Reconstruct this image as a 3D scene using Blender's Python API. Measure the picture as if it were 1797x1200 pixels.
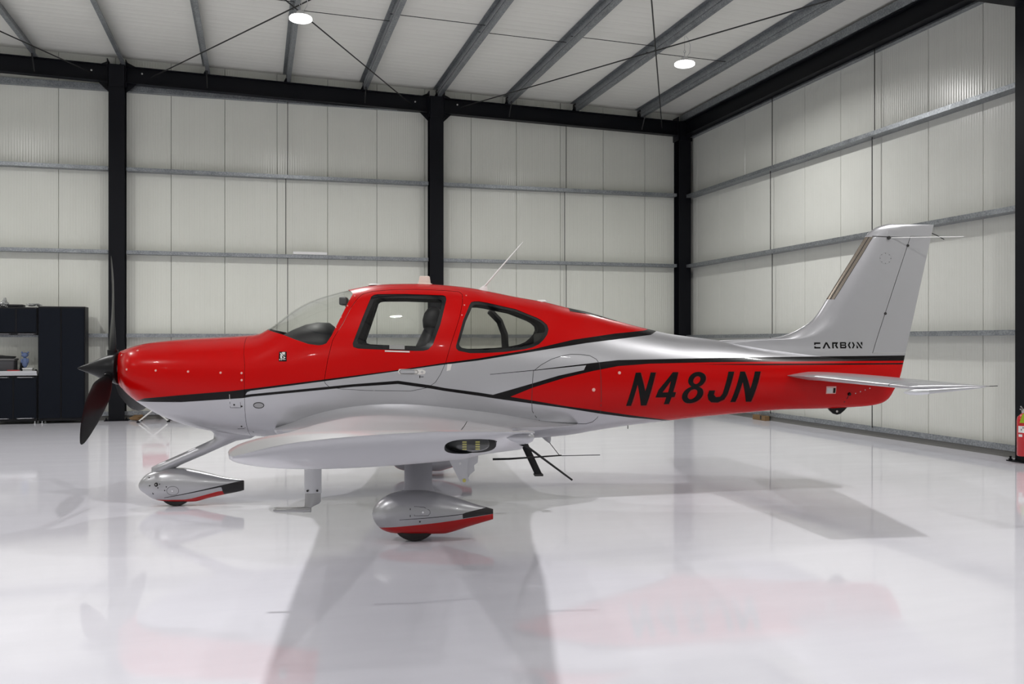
import bpy, bmesh, math, random
import numpy as np
from mathutils import Vector, Matrix
from mathutils.bvhtree import BVHTree
from mathutils.geometry import tessellate_polygon, barycentric_transform

random.seed(7)
for o in list(bpy.data.objects): bpy.data.objects.remove(o)
SC = bpy.context.scene
COL = SC.collection

# ================================================================ camera
CAM_H = 1.475
cam_data = bpy.data.cameras.new('camera'); cam = bpy.data.objects.new('camera', cam_data); COL.objects.link(cam)
cam.location = (0, 0, CAM_H); cam.rotation_euler = (math.radians(90), 0, 0)
cam_data.sensor_fit = 'HORIZONTAL'; cam_data.sensor_width = 36.0
cam_data.lens = 36.0*1600/1797; cam_data.clip_end = 200
SC.camera = cam

# ================================================================ world, exposure
W = bpy.data.worlds.new('night'); SC.world = W; W.use_nodes = True
W.node_tree.nodes['Background'].inputs[0].default_value = (0.02, 0.02, 0.025, 1)
W.node_tree.nodes['Background'].inputs[1].default_value = 0.05
vs = SC.view_settings
SC.display_settings.display_device = 'sRGB'
vs.view_transform = 'Standard'; vs.look = 'None'; vs.gamma = 1.0; vs.use_curve_mapping = False
vs.exposure = -1.2

# ================================================================ hangar frame: s runs along the back wall (0 at the right corner, negative to the left), t comes off the back wall
RA = math.radians(15.65)
U = Vector((math.cos(RA), math.sin(RA), 0)); V = Vector((-math.sin(RA), math.cos(RA), 0))
CORNER = Vector((3.96967, 20.52174, 0))
def R(s, t, z=0.0): return CORNER+U*s-V*t+Vector((0, 0, z))
def roof_z(s): return 6.56-0.0258*s

# ================================================================ lamps of the hangar and added fill lamps (high bay discs; the fittings are built further down)
LAMP_POWER = 322.0
def lamp_z(s): return roof_z(s)-.63
LAMPS = [(s, 5.3) for s in (-20.6, -14.6, -8.75, -2.72)]+[(s, 13.6) for s in (-20.6, -14.8, -8.95, -2.25)]+[(s, 22.4) for s in (-20.6, -14.6, -8.75, -2.72)]  # first lamp of each row is added to soften the shadows
for s, t in LAMPS:
    ld = bpy.data.lights.new('high_bay_lamp', 'AREA'); ld.shape = 'DISK'; ld.size = 0.27; ld.spread = math.radians(166)
    ld.energy = LAMP_POWER; ld.color = (1.0, 0.985, 0.97)
    lo = bpy.data.objects.new('high_bay_lamp', ld); COL.objects.link(lo)
    lo.location = R(s, t, lamp_z(s)-0.085)

# ================================================================ helpers
def link(o, parent=None):
    COL.objects.link(o)
    if parent is not None: o.parent = parent
    return o
def tag(o, label=None, cat=None, group=None, kind=None):
    if label: o['label'] = label
    if cat: o['category'] = cat
    if group: o['group'] = group
    if kind: o['kind'] = kind
    return o
def empty(name, loc, rz=0.0):
    o = bpy.data.objects.new(name, None); o.empty_display_size = .1; link(o)
    o.location = loc; o.rotation_euler = (0, 0, rz); return o
def obj(name, bm, mats, parent=None, smooth=None):
    me = bpy.data.meshes.new(name)
    bm.normal_update(); bm.to_mesh(me); bm.free()
    for m in (mats if isinstance(mats, (list, tuple)) else [mats]): me.materials.append(m)
    if smooth is not None: shade(me, smooth)
    return link(bpy.data.objects.new(name, me), parent)
def shade(me, ang=40):
    me.polygons.foreach_set('use_smooth', [True]*len(me.polygons))
    b = bmesh.new(); b.from_mesh(me); c = math.radians(ang)
    for e in b.edges:
        e.smooth = not (len(e.link_faces) == 2 and e.calc_face_angle(0) > c)
    b.to_mesh(me); b.free()
def NB(): return bmesh.new()
def box(bm, x0, x1, y0, y1, z0, z1, mi=0, bev=0.0):
    vs_ = [bm.verts.new(p) for p in ((x0,y0,z0),(x1,y0,z0),(x1,y1,z0),(x0,y1,z0),(x0,y0,z1),(x1,y0,z1),(x1,y1,z1),(x0,y1,z1))]
    fs = [bm.faces.new([vs_[i] for i in q]) for q in ((3,2,1,0),(4,5,6,7),(0,1,5,4),(1,2,6,5),(2,3,7,6),(3,0,4,7))]
    for f_ in fs: f_.material_index = mi
    if bev > 0:
        es = list({e for f_ in fs for e in f_.edges})
        r = bmesh.ops.bevel(bm, geom=es, offset=bev, segments=2, affect='EDGES', profile=.6)
        for f_ in r['faces']: f_.material_index = mi
    return vs_
def frame_of(d):
    d = d.normalized(); a = Vector((0, 0, 1)) if abs(d.z) < .9 else Vector((1, 0, 0))
    x = d.cross(a).normalized(); return x, x.cross(d).normalized()
def tube(bm, pts, r, n=8, mi=0, cap=True):
    pts = [Vector(p) for p in pts]; rings = []
    for i, p in enumerate(pts):
        d = (pts[min(i+1, len(pts)-1)]-pts[max(i-1, 0)])
        x, y = frame_of(d); rr = r[i] if isinstance(r, (list, tuple)) else r
        rings.append([bm.verts.new(p+x*rr*math.cos(2*math.pi*k/n)+y*rr*math.sin(2*math.pi*k/n)) for k in range(n)])
    for a, b in zip(rings, rings[1:]):
        for k in range(n):
            f_ = bm.faces.new((a[k], a[(k+1) % n], b[(k+1) % n], b[k])); f_.material_index = mi
    if cap:
        bm.faces.new(rings[0][::-1]).material_index = mi; bm.faces.new(rings[-1]).material_index = mi
def lathe(bm, prof, n=24, o=(0,0,0), axis='z', mi=0):
    o = Vector(o); rings = []
    def P(r, h, a):
        c, s = r*math.cos(a), r*math.sin(a)
        return o+(Vector((c, s, h)) if axis == 'z' else Vector((h, c, s)) if axis == 'x' else Vector((c, h, s)))
    for r, h in prof:
        rings.append([bm.verts.new(P(max(r, 1e-4), h, 2*math.pi*k/n)) for k in range(n)])
    for a, b in zip(rings, rings[1:]):
        for k in range(n):
            bm.faces.new((a[k], a[(k+1) % n], b[(k+1) % n], b[k])).material_index = mi
    bm.faces.new(rings[0][::-1]).material_index = mi; bm.faces.new(rings[-1]).material_index = mi
    bmesh.ops.recalc_face_normals(bm, faces=bm.faces[:])
def ring_loft(bm, rings, cap=True, mi=0):
    rv = [[bm.verts.new(p) for p in r] for r in rings]; n = len(rv[0])
    for a, b in zip(rv, rv[1:]):
        for k in range(n):
            bm.faces.new((a[k], a[(k+1) % n], b[(k+1) % n], b[k])).material_index = mi
    if cap:
        bm.faces.new(rv[0][::-1]).material_index = mi; bm.faces.new(rv[-1]).material_index = mi
    bmesh.ops.recalc_face_normals(bm, faces=bm.faces[:])
def prism(bm, poly, a, b, axis='y', mi=0):
    def P(p, h): return (p[0], h, p[1]) if axis == 'y' else (p[0], p[1], h) if axis == 'z' else (h, p[0], p[1])
    lo = [bm.verts.new(P(p, a)) for p in poly]; hi = [bm.verts.new(P(p, b)) for p in poly]; n = len(poly)
    bm.faces.new(lo).material_index = mi; bm.faces.new(hi[::-1]).material_index = mi
    for k in range(n): bm.faces.new((lo[k], hi[k], hi[(k+1) % n], lo[(k+1) % n])).material_index = mi
    bmesh.ops.recalc_face_normals(bm, faces=bm.faces[:])

# ---------------------------------------------------------------- materials
def new_mat(name):
    m = bpy.data.materials.new(name); m.use_nodes = True
    nt = m.node_tree; return m, nt, nt.nodes['Principled BSDF']
def setp(b, **k):
    names = dict(base='Base Color', rough='Roughness', metal='Metallic', coat='Coat Weight', coatr='Coat Roughness', spec='Specular IOR Level',
                 em='Emission Color', ems='Emission Strength', trans='Transmission Weight', ior='IOR', alpha='Alpha')
    for a, v in k.items():
        i = b.inputs[names[a]]
        i.default_value = (*v, 1) if a in ('base', 'em') else v
def mat(name, base, rough=.5, metal=0.0, **k):
    m, nt, b = new_mat(name); setp(b, base=base, rough=rough, metal=metal, **k); return m
class NT:
    def __init__(s, nt): s.nt = nt
    def n(s, t, **k):
        x = s.nt.nodes.new(t)
        for a, v in k.items(): setattr(x, a, v)
        return x
    def l(s, a, b): s.nt.links.new(a, b)
    def math(s, op, a, b=None, c=None):
        x = s.n('ShaderNodeMath', operation=op)
        for i, v in enumerate((a, b, c)):
            if v is None: continue
            if isinstance(v, (int, float)): x.inputs[i].default_value = v
            else: s.l(v, x.inputs[i])
        return x.outputs[0]
    def mix(s, f_, a, b):
        x = s.n('ShaderNodeMix', data_type='RGBA')
        for i, v in ((0, f_), (6, a), (7, b)):
            if isinstance(v, (int, float)): x.inputs[i].default_value = v
            elif isinstance(v, tuple): x.inputs[i].default_value = (*v, 1)
            else: s.l(v, x.inputs[i])
        return x.outputs[2]
    def coord(s, kind='Object'): return s.n('ShaderNodeTexCoord').outputs[kind]
    def noise(s, vec, scale, detail=3.0, rough=.5, out='Fac', vscale=None):
        if vscale:
            mp = s.n('ShaderNodeMapping'); mp.inputs['Scale'].default_value = vscale; s.l(vec, mp.inputs[0]); vec = mp.outputs[0]
        x = s.n('ShaderNodeTexNoise'); x.inputs['Scale'].default_value = scale; x.inputs['Detail'].default_value = detail
        x.inputs['Roughness'].default_value = rough; s.l(vec, x.inputs['Vector']); return x.outputs[out]
    def ramp(s, f_, a, b, lo=0.0, hi=1.0):
        x = s.n('ShaderNodeMapRange'); s.l(f_, x.inputs[0])
        for i, v in enumerate((a, b, lo, hi)): x.inputs[i+1].default_value = v
        return x.outputs[0]
    def bump(s, h, strength, dist):
        x = s.n('ShaderNodeBump'); x.inputs['Strength'].default_value = strength; x.inputs['Distance'].default_value = dist
        s.l(h, x.inputs['Height']); return x.outputs[0]

def ribbed_panel(name, base, axis, pitch, depth, rough):
    m, nt, b = new_mat(name); g = NT(nt); setp(b, base=base, rough=rough, spec=.45)
    sx = g.n('ShaderNodeSeparateXYZ'); g.l(g.coord(), sx.inputs[0])
    w = g.math('SINE', g.math('MULTIPLY', sx.outputs[axis], 2*math.pi/pitch))
    w = g.math('POWER', g.math('MULTIPLY_ADD', w, .5, .5), 6.0)
    g.l(g.bump(w, 1.0, depth), b.inputs['Normal'])
    nz = g.noise(g.coord(), 1.3, 4)
    g.l(g.mix(g.ramp(nz, .35, .65), tuple(c*.97 for c in base), base), b.inputs['Base Color'])
    return m
M = {}
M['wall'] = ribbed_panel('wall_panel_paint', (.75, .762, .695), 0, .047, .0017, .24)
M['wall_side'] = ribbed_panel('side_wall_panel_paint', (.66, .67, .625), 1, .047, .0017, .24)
M['roof'] = ribbed_panel('roof_panel_paint', (.79, .79, .735), 1, .20, .0025, .45)
def galv():
    m, nt, b = new_mat('galvanised_steel'); g = NT(nt); setp(b, metal=.75)
    c = g.coord()
    v = g.n('ShaderNodeTexVoronoi'); v.inputs['Scale'].default_value = 38; g.l(c, v.inputs['Vector'])
    n1 = g.noise(c, 5, 6, .65)
    f_ = g.math('ADD', g.math('MULTIPLY', v.outputs['Distance'], .6), g.math('MULTIPLY', n1, .9))
    g.l(g.mix(g.ramp(f_, .35, 1.1), (.15, .165, .18), (.40, .42, .44)), b.inputs['Base Color'])
    g.l(g.ramp(n1, .3, .7, .34, .52), b.inputs['Roughness'])
    return m
M['galv'] = galv()
M['black_steel'] = mat('black_painted_steel', (.006, .0065, .009), .42, spec=.15)
M['rod'] = mat('dark_rod_steel', (.035, .035, .035), .5, .5)
M['bolt'] = mat('zinc_bolt', (.55, .55, .55), .35, .9)
M['kerb'] = mat('concrete_kerb', (.16, .16, .15), .8)
M['joint'] = mat('dark_joint_sealant', (.05, .05, .05), .8)
def floor_mat():
    m, nt, b = new_mat('pale_epoxy_floor'); g = NT(nt); c = g.coord()
    n1 = g.noise(c, .55, 5, .6); n2 = g.noise(c, 2.2, 6, .65, vscale=(.35, 1.6, 1)); n3 = g.noise(c, 14, 3)
    g.l(g.mix(g.ramp(n2, .3, .7), (.775, .772, .835), (.815, .812, .875)), b.inputs['Base Color'])
    g.l(g.math('ADD', g.ramp(n1, .35, .65, .025, .06), g.ramp(n2, .35, .7, 0, .045)), b.inputs['Roughness'])
    setp(b, spec=.42)
    g.l(g.bump(g.math('ADD', g.math('MULTIPLY', n3, .12), n2), .06, .004), b.inputs['Normal'])
    return m
M['floor'] = floor_mat()
M['white'] = mat('white_plastic', (.75, .75, .74), .4)
M['cab_blue'] = mat('navy_black_cabinet_paint', (.005, .007, .012), .5, spec=.12)
M['cab_edge'] = mat('black_cabinet_body', (.010, .010, .012), .45, spec=.25)
M['alu'] = mat('brushed_aluminium', (.62, .63, .65), .32, .9)
M['chrome'] = mat('chrome', (.75, .75, .76), .15, 1.0)
# ================================================================ structure: floor, walls, roof
S_L, T_F = -24.6, 28.6             # left wall and front wall
bm = NB(); box(bm, S_L-.3, .3, -T_F-.3, .3, -.15, 0)
floor = obj('floor', bm, M['floor']); floor.location = CORNER; floor.rotation_euler = (0, 0, RA); tag(floor, kind='structure')
def struct(name, bm, m):
    o = obj(name, bm, m); o.location = CORNER; o.rotation_euler = (0, 0, RA); return tag(o, kind='structure')
def rbox(bm, s0, s1, t0, t1, z0, z1, mi=0, bev=0): box(bm, s0, s1, -t1, -t0, z0, z1, mi, bev)
# backing sheet of each wall lies behind its panels, so that the joints read dark
bm = NB(); rbox(bm, S_L-.2, .2, -.16, -.09, 0, 7.3); wall_back = struct('wall_back', bm, M['joint'])
bm = NB(); box(bm, .09, .16, -T_F-.2, .2, 0, 6.7); wall_right = struct('wall_right', bm, M['joint'])
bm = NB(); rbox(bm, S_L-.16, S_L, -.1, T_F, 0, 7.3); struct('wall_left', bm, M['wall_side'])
bm = NB(); rbox(bm, S_L, .1, T_F, T_F+.16, 0, 7.3); struct('wall_front', bm, mat('pale_front_wall', (.66, .665, .66), .5))  # unseen front wall, coloured pale to bounce fill light
def panel(parent, m, x0, x1, y0, y1, z0, z1a, z1b=None, o=(0,0,0)):
    """one cladding panel; its mesh starts at its own left foot so the ribs line up from joint to joint"""
    bm = NB(); v_ = box(bm, x0, x1, y0, y1, z0, z1a)
    if z1b is not None: v_[5].co.z = z1b; v_[6].co.z = z1b
    bmesh.ops.bevel(bm, geom=[e for e in bm.edges if abs((e.verts[0].co-e.verts[1].co).normalized().z) > .9], offset=.006, segments=1, affect='EDGES')
    p = obj('panel', bm, m, parent); p.location = o; return p
g = .003
edges = [0.04]+[-1.06-.9885*k for k in range(25)]
edges = [e for e in edges if e > S_L]+[S_L]
for a, b in zip(edges[1:], edges):
    panel(wall_back, M['wall'], g, b-a-g, 0, .09, .10, roof_z(a)+.03, roof_z(b)+.03, (a, 0, 0))
ed = [0.0, .42]+[1.442+1.0287*k for k in range(27)]
for a, b in zip(ed, ed[1:]):
    if a > T_F: break
    b = min(b, T_F)
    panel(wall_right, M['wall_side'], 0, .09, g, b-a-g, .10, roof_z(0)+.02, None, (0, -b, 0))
# base rails and kerbs
bm = NB(); rbox(bm, S_L, -.02, .0, .11, .085, .10); rbox(bm, S_L, -.02, .095, .11, .10, .165)
struct('baseboard_back', bm, M['galv'])
bm = NB(); rbox(bm, -.11, 0, .1, T_F, .085, .10); rbox(bm, -.11, -.095, .1, T_F, .10, .165)
struct('baseboard_right', bm, M['galv'])
bm = NB(); rbox(bm, S_L, 0, .0, .085, 0, .085); struct('trim_1', bm, M['kerb'])
bm = NB(); rbox(bm, -.085, 0, .085, T_F, 0, .085); struct('trim_2', bm, M['kerb'])
# roof: sandwich panels laid down the slope
bm = NB(); v_ = box(bm, S_L-.2, .2, -T_F-.2, .2, 0, .04)
for w_ in v_: w_.co.z += roof_z(w_.co.x)+.08
ceiling = struct('ceiling', bm, M['joint'])
tt = np.arange(-.1, T_F+1, 1.0)
for a, b in zip(tt, tt[1:]):
    bm = NB(); v_ = box(bm, S_L-.1, .1, g*.6, b-a-g*.6, 0, .075)
    for w_ in v_: w_.co.z += roof_z(w_.co.x)
    p = obj('panel', bm, M['roof'], ceiling); p.location = (0, -b, 0)

# ================================================================ steel frame
def rootm(name, s, t, z=0.0): return empty(name, R(s, t, z), RA)
def isec(bm, L0, L1, h, w, tf, tw, axis='x', z_of=None):
    """I section along x (or y), web centred, top at z=0"""
    def add(a0, a1, b0, b1, z0, z1):
        if axis == 'x': v_ = box(bm, a0, a1, b0, b1, z0, z1)
        else: v_ = box(bm, b0, b1, a0, a1, z0, z1)
        if z_of:
            for q in v_: q.co.z += z_of(q.co.x)
    add(L0, L1, -w/2, w/2, -tf, 0); add(L0, L1, -w/2, w/2, -h, -h+tf); add(L0, L1, -tw/2, tw/2, -h+tf, -tf)
def column(s, t, ztop, label, group=None, plate=True, rot=0, d=.27, w=.28):
    r = rootm('steel_column', s, t); tag(r, label, 'column', 'black portal frame columns')
    bm = NB()
    box(bm, -w/2, w/2, -d/2, -d/2+.014, .012, ztop); box(bm, -w/2, w/2, d/2-.014, d/2, .012, ztop)
    box(bm, -.006, .006, -d/2+.014, d/2-.014, .012, ztop)
    sh = obj('shaft', bm, M['black_steel'], r)
    bm = NB(); box(bm, -w/2-.07, w/2+.07, -d/2-.07, d/2+.07, 0, .014, bev=.003)
    pl = obj('base_plate', bm, M['black_steel'], r)
    for x, y in ((-1,-1),(1,-1),(-1,1),(1,1)):
        bm = NB(); lathe(bm, [(.024, .0), (.024, .018), (.013, .018), (.013, .05), (.001, .05)], 6)
        bo = obj('anchor_bolt', bm, M['black_steel'], pl); bo.location = (x*(w/2+.035), y*(d/2+.035), .014)
    bm = NB()
    for x in (-w/2-.02, w/2+.02):
        box(bm, x-.006, x+.006, -d/2-.012, d/2, ztop-.42, ztop+.10)
    box(bm, -w/2, w/2, -d/2-.012, -d/2, ztop-.42, ztop+.0)
    obj('head_plate', bm, M['black_steel'], r)
    if rot: r.rotation_euler = (0, 0, RA+rot)
    return r
RB = .2                              # beam depth below the roof lining (purlin zone)
column(-11.88, .145, roof_z(-11.88)-RB, 'black steel column on back wall, left one, rising behind the propeller')
column(-5.80, .145, roof_z(-5.8)-RB, 'black steel column on back wall, middle one, rising behind the cabin roof')
column(-.22, .145, roof_z(0)-RB-.01, 'black steel column standing in the back right corner')
column(-.19, 9.65, roof_z(0)-RB-.01, 'black steel column at right edge of frame beside the red extinguisher', rot=math.pi/2)

r = rootm('roof_rafter', 0, .15); tag(r, 'black steel rafter running along the top of the back wall', 'beam')
zr = lambda s: roof_z(s)-RB
bm = NB(); isec(bm, S_L, -.05, .315, .17, .012, .008, 'x', zr); obj('beam', bm, M['black_steel'], r)
for i, s in enumerate((-11.88, -5.80)):
    for sg in (-1, 1):
        bm = NB(); x0 = s+sg*.15; x1 = s+sg*.34
        prism(bm, [(x0, zr(s)-.315), (x1, zr(s)-.315), (x0, zr(s)-.50)], -.012, -.004); obj('gusset_plate', bm, M['black_steel'], r); bm = NB()
        prism(bm, [(x0, zr(s)+.0), (x1, zr(s)+.0), (x0, zr(s)+.09)], -.012, -.004)
        obj('gusset_plate', bm, M['black_steel'], r)
        bm = NB(); lathe(bm, [(.018, 0), (.018, .012), (.001, .012)], 6, (s+sg*.44, -.085, zr(s)-.13), 'y'); obj('bolt', bm, M['bolt'], r)
r = rootm('roof_rafter', 0, 9.65); tag(r, 'black steel rafter entering the top right corner of the frame', 'beam')
bm = NB(); isec(bm, S_L, -.05, .36, .18, .014, .009, 'x', zr); obj('beam', bm, M['black_steel'], r)
bm = NB(); z0 = zr(0)-.36
prism(bm, [(-.34, z0+.01), (-4.2, z0+.09), (-2.0, z0-.36), (-.34, z0-.39)], -.006, .006)
prism(bm, [(-.34, z0-.39), (-2.0, z0-.36), (-4.2, z0+.09), (-4.2, z0+.075), (-2.0, z0-.375), (-.34, z0-.405)], -.09, .09)
obj('haunch', bm, M['black_steel'], r)
r = rootm('eaves_beam', -.16, 0); tag(r, 'black steel eaves beam running along the top of the right wall', 'beam')
bm = NB(); isec(bm, -T_F, -.1, .315, .17, .012, .008, 'y'); b_ = obj('beam', bm, M['black_steel'], r); b_.location.z = zr(0)
bm = NB(); box(bm, -.10, -.03, -T_F, -.1, 0, .14, bev=.01); b_ = obj('edge_channel', bm, M['galv'], r); b_.location.z = zr(0)+.015

# purlins
PUR = [-1.26-1.505*k for k in range(9)]
ORD = ['first', 'second', 'third', 'fourth', 'fifth', 'sixth', 'seventh', 'eighth', 'ninth']
for k, s in enumerate(PUR):
    r = rootm('roof_purlin', s, 0)
    tag(r, 'galvanised roof purlin, %s one counted from the right wall' % ORD[k], 'purlin', 'galvanised roof purlins')
    zt = roof_z(s)-.006; h = .19
    bm = NB()
    box(bm, -.0015, .0015, -T_F+.2, -.06, zt-h, zt)                               # web
    box(bm, .0015, .072, -T_F+.2, -.06, zt-h, zt-h+.003); box(bm, .069, .072, -T_F+.2, -.06, zt-h+.003, zt-h+.022)   # lower flange and lip
    box(bm, -.072, -.0015, -T_F+.2, -.06, zt-.003, zt)
    box(bm, -.012, -.0015, -T_F+.2, -.06, zt-.125, zt-.075)                      # pressed rib
    obj('section', bm, M['galv'], r)
    bm = NB(); box(bm, -.013, -.0025, -.23, -.07, zt-h-.03, zt-.03); prism(bm, [(-.075, zt-h-.02), (-.0025, zt-h-.02), (-.0025, zt-.06)], -.155, -.145)
    c_ = obj('cleat', bm, M['black_steel'], r)
    for dz in (.05, .11):
        bm = NB(); lathe(bm, [(.012, 0), (.012, .01), (.001, .01)], 6, (-.013, -.20, zt-h+dz), 'x'); obj('bolt', bm, M['bolt'], c_)
for k, s in ((0, PUR[0]), (2, PUR[2]), (4, PUR[4]), (6, PUR[6]), (8, PUR[8])):
    r = rootm('fly_brace', s, 0)
    tag(r, 'dark steel fly brace tying the %s purlin from the right down to the rear rafter' % ORD[k], 'brace', 'fly braces at the rear rafter')
    bm = NB(); zt = roof_z(s)-.11
    tube(bm, [(.02, -.50, zt), (.02, -.245, zt-.36)], .014, 4); obj('angle', bm, M['rod'], r)
# sag rods between purlins
for k in range(len(PUR)-1):
    s0, s1 = PUR[k+1], PUR[k]; t_ = 4.0+(.33 if k % 2 else 0)
    r = rootm('purlin_tie_rod', 0, t_)
    tag(r, 'thin tie rod between the %s and %s purlins from the right wall' % (ORD[k], ORD[k+1]), 'rod', 'purlin tie rods')
    bm = NB(); tube(bm, [(s0-.05, 0, roof_z(s0)-.10), (s1+.05, 0, roof_z(s1)-.10)], .006, 6); obj('rod', bm, M['rod'], r)
# wind bracing
for (sa, sb), lab in (((-11.8, -5.8), 'from the left column up to the right, passing the left lamp'), ((-5.8, -11.8), 'from the middle column up to the left, passing the left lamp'),
                      ((-5.8, -.2), 'from the middle column up to the right, below the right lamp'), ((-.2, -5.8), 'from the corner column up to the left, beside the right lamp'),
                      ((-11.8, -17.8), 'from the left column up to the left frame edge')):
    r = rootm('bracing_rod', 0, 0); tag(r, 'thin bracing rod '+lab, 'rod', 'roof wind bracing rods')
    sg = 1 if sb > sa else -1
    bm = NB(); tube(bm, [(sa+sg*.5, -.12, zr(sa)-.16), (sb-sg*.5, -9.5, zr(sb)-.16+(.03 if sg > 0 else -.02))], .011, 6); obj('rod', bm, M['rod'], r)

# girts
def girt(bm, a0, a1, z, axis):
    """channel: web level, inner flange standing 67 mm"""
    def B(p0, p1, q0, q1, z0, z1):
        if axis == 'x': box(bm, p0, p1, -q1, -q0, z0, z1)
        else: box(bm, -q1, -q0, -p1, -p0, z0, z1)
    B(a0, a1, .004, .20, z, z+.003); B(a0, a1, .197, .20, z+.003, z+.068); B(a0, a1, .18, .197, z+.065, z+.068); B(a0, a1, .004, .007, z+.003, z+.068)
HN = ['lowest', 'middle', 'upper']
for j, (a, b, bay) in enumerate(((-17.8, -12.04, 'left bay'), (-11.72, -5.96, 'middle bay'), (-5.64, -.38, 'right bay'))):
    for i, z in enumerate((1.565, 3.135, 4.70)):
        r = rootm('wall_girt', 0, 0); tag(r, 'galvanised %s girt on back wall, %s' % (HN[i], bay), 'girt', 'galvanised wall girts')
        bm = NB(); girt(bm, a, b, z, 'x'); obj('channel', bm, M['galv'], r)
    r = rootm('wall_girt', 0, 0); tag(r, 'galvanised top rail on back wall under the rafter, %s' % bay, 'girt', 'galvanised wall girts')
    bm = NB(); box(bm, a, b, -.06, -.003, 6.215, 6.34); box(bm, a, b, -.10, -.06, 6.215, 6.225); obj('channel', bm, M['galv'], r)
for i, z in enumerate((1.56, 3.12, 4.665)):
    r = rootm('wall_girt', 0, 0); tag(r, 'galvanised %s girt on right wall' % HN[i], 'girt', 'galvanised wall girts')
    bm = NB(); girt(bm, .30, 9.45, z, 'y'); obj('channel', bm, M['galv'], r)
r = rootm('wall_girt', 0, 0); tag(r, 'galvanised top rail on right wall under the eaves beam', 'girt', 'galvanised wall girts')
bm = NB(); box(bm, -.06, -.003, -9.45, -.30, 6.0, 6.11); box(bm, -.10, -.06, -9.45, -.30, 6.0, 6.01); obj('channel', bm, M['galv'], r)
GZ = [0.17, 1.6, 3.17, 4.73, 6.22]; GN = ['floor and lowest girt', 'lowest and middle girts', 'middle and upper girts', 'upper girt and top rail']
for s, bay in ((-8.80, 'middle bay'), (-2.98, 'right bay')):
    for i in range(4):
        r = rootm('sag_rod', s+(.035 if i % 2 else 0), .12); tag(r, 'sag rod between %s, back wall, %s' % (GN[i], bay), 'rod', 'wall sag rods')
        bm = NB(); tube(bm, [(0, 0, GZ[i]-.03), (0, 0, GZ[i+1])], .0075, 6); obj('rod', bm, M['rod'], r)
for t_, bay in ((3.60, 'nearer the corner'), (6.52, 'nearer the tail fin')):
    for i in range(4):
        r = rootm('sag_rod', -.12, t_+(.06 if i % 2 else 0)); tag(r, 'sag rod between %s, right wall, %s' % (GN[i], bay), 'rod', 'wall sag rods')
        bm = NB(); tube(bm, [(0, 0, GZ[i]-.03), (0, 0, min(GZ[i+1], 6.02))], .0075, 6); obj('rod', bm, M['rod'], r)

# ================================================================ high bay lights
def emat():
    m, nt, b = new_mat('led_lens'); setp(b, base=(.9, .9, .9), em=(1, .99, .98), ems=9.0); return m
M['lens'] = emat()
def high_bay():
    r = empty('high_bay_light', (0, 0, 0), RA)
    bm = NB(); lathe(bm, [(.001, -.065), (.10, -.065), (.14, -.03), (.15, -.028), (.15, -.02), (.06, -.012), (.055, .05), (.03, .06), (.001, .06)], 32)
    obj('housing', bm, M['white'], r, 40)
    bm = NB(); lathe(bm, [(.001, -.078), (.145, -.078), (.162, -.066), (.162, -.04), (.148, -.031), (.10, -.031)], 32); obj('lens', bm, M['lens'], r, 40)
    bm = NB()
    for k in range(16):
        a = 2*math.pi*k/16; c, s = math.cos(a), math.sin(a)
        tube(bm, [(c*.065, s*.065, .0), (c*.14, s*.14, -.012)], .006, 4)
    obj('cooling_fins', bm, M['white'], r)
    bm = NB(); tube(bm, [(0, 0, .055), (0, 0, .12), (.02, 0, .15), (0, 0, .18), (-.02, 0, .15), (0, 0, .12)], .005, 6); obj('hook', bm, M['bolt'], r)
    bm = NB(); tube(bm, [(.03, 0, .05), (.09, 0, .14), (.10, 0, .26), (.06, 0, .36), (.02, 0, .40)], .006, 6); obj('cable', bm, M['white'], r)
    bm = NB(); tube(bm, [(0, 0, .17), (0, 0, .40)], .003, 5); obj('chain', bm, M['bolt'], r)
    return r
def copy_tree(o, parent=None):
    c = o.copy(); COL.objects.link(c)
    if parent is not None: c.parent = parent
    for ch in o.children: copy_tree(ch, c)
    return c
hb0 = high_bay(); first = True
for s, t in LAMPS:
    o = hb0 if first else copy_tree(hb0); first = False
    o.location = R(s, t, lamp_z(s))
    lab = {(-8.75, 5.3): 'lit round high bay lamp where two bracing rods cross, left lamp in view',
           (-2.72, 5.3): 'lit round high bay lamp near the corner, right lamp in view'}.get((s, t), 'lit round high bay lamp outside the picture, leftmost ones added as fill')
    tag(o, lab, 'lamp', 'high bay lamps')
# ================================================================ cabinets by the back wall
M['handle'] = mat('dull_handle_metal', (.16, .16, .17), .4, .8)
M['red_plastic'] = mat('red_plastic', (.45, .03, .03), .4)
M['grey_fabric'] = mat('grey_fabric', (.06, .06, .065), .9)
M['black_fabric'] = mat('black_fabric', (.012, .012, .013), .9)
M['blue_plush'] = mat('blue_cloth', (.10, .14, .26), .85)
M['foil'] = mat('crumpled_clear_film', (.45, .46, .45), .25, .4)
M['wood'] = mat('raw_wood', (.20, .12, .05), .7)
M['label_white'] = mat('printed_label', (.8, .8, .8), .5)
M['ink'] = mat('black_ink', (.02, .02, .02), .5)
M['ext_red'] = mat('extinguisher_red', (.55, .006, .012), .25, coat=.5)
M['lime'] = mat('lime_tag', (.50, .72, .03), .5)
def handle(parent, x, z, d=-1):
    bm = NB(); tube(bm, [(x-.16, 0, z), (x-.15, -.02, z), (x+.15, -.02, z), (x+.16, 0, z)], .008, 6)
    return obj('handle', bm, M['alu'], parent)
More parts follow.
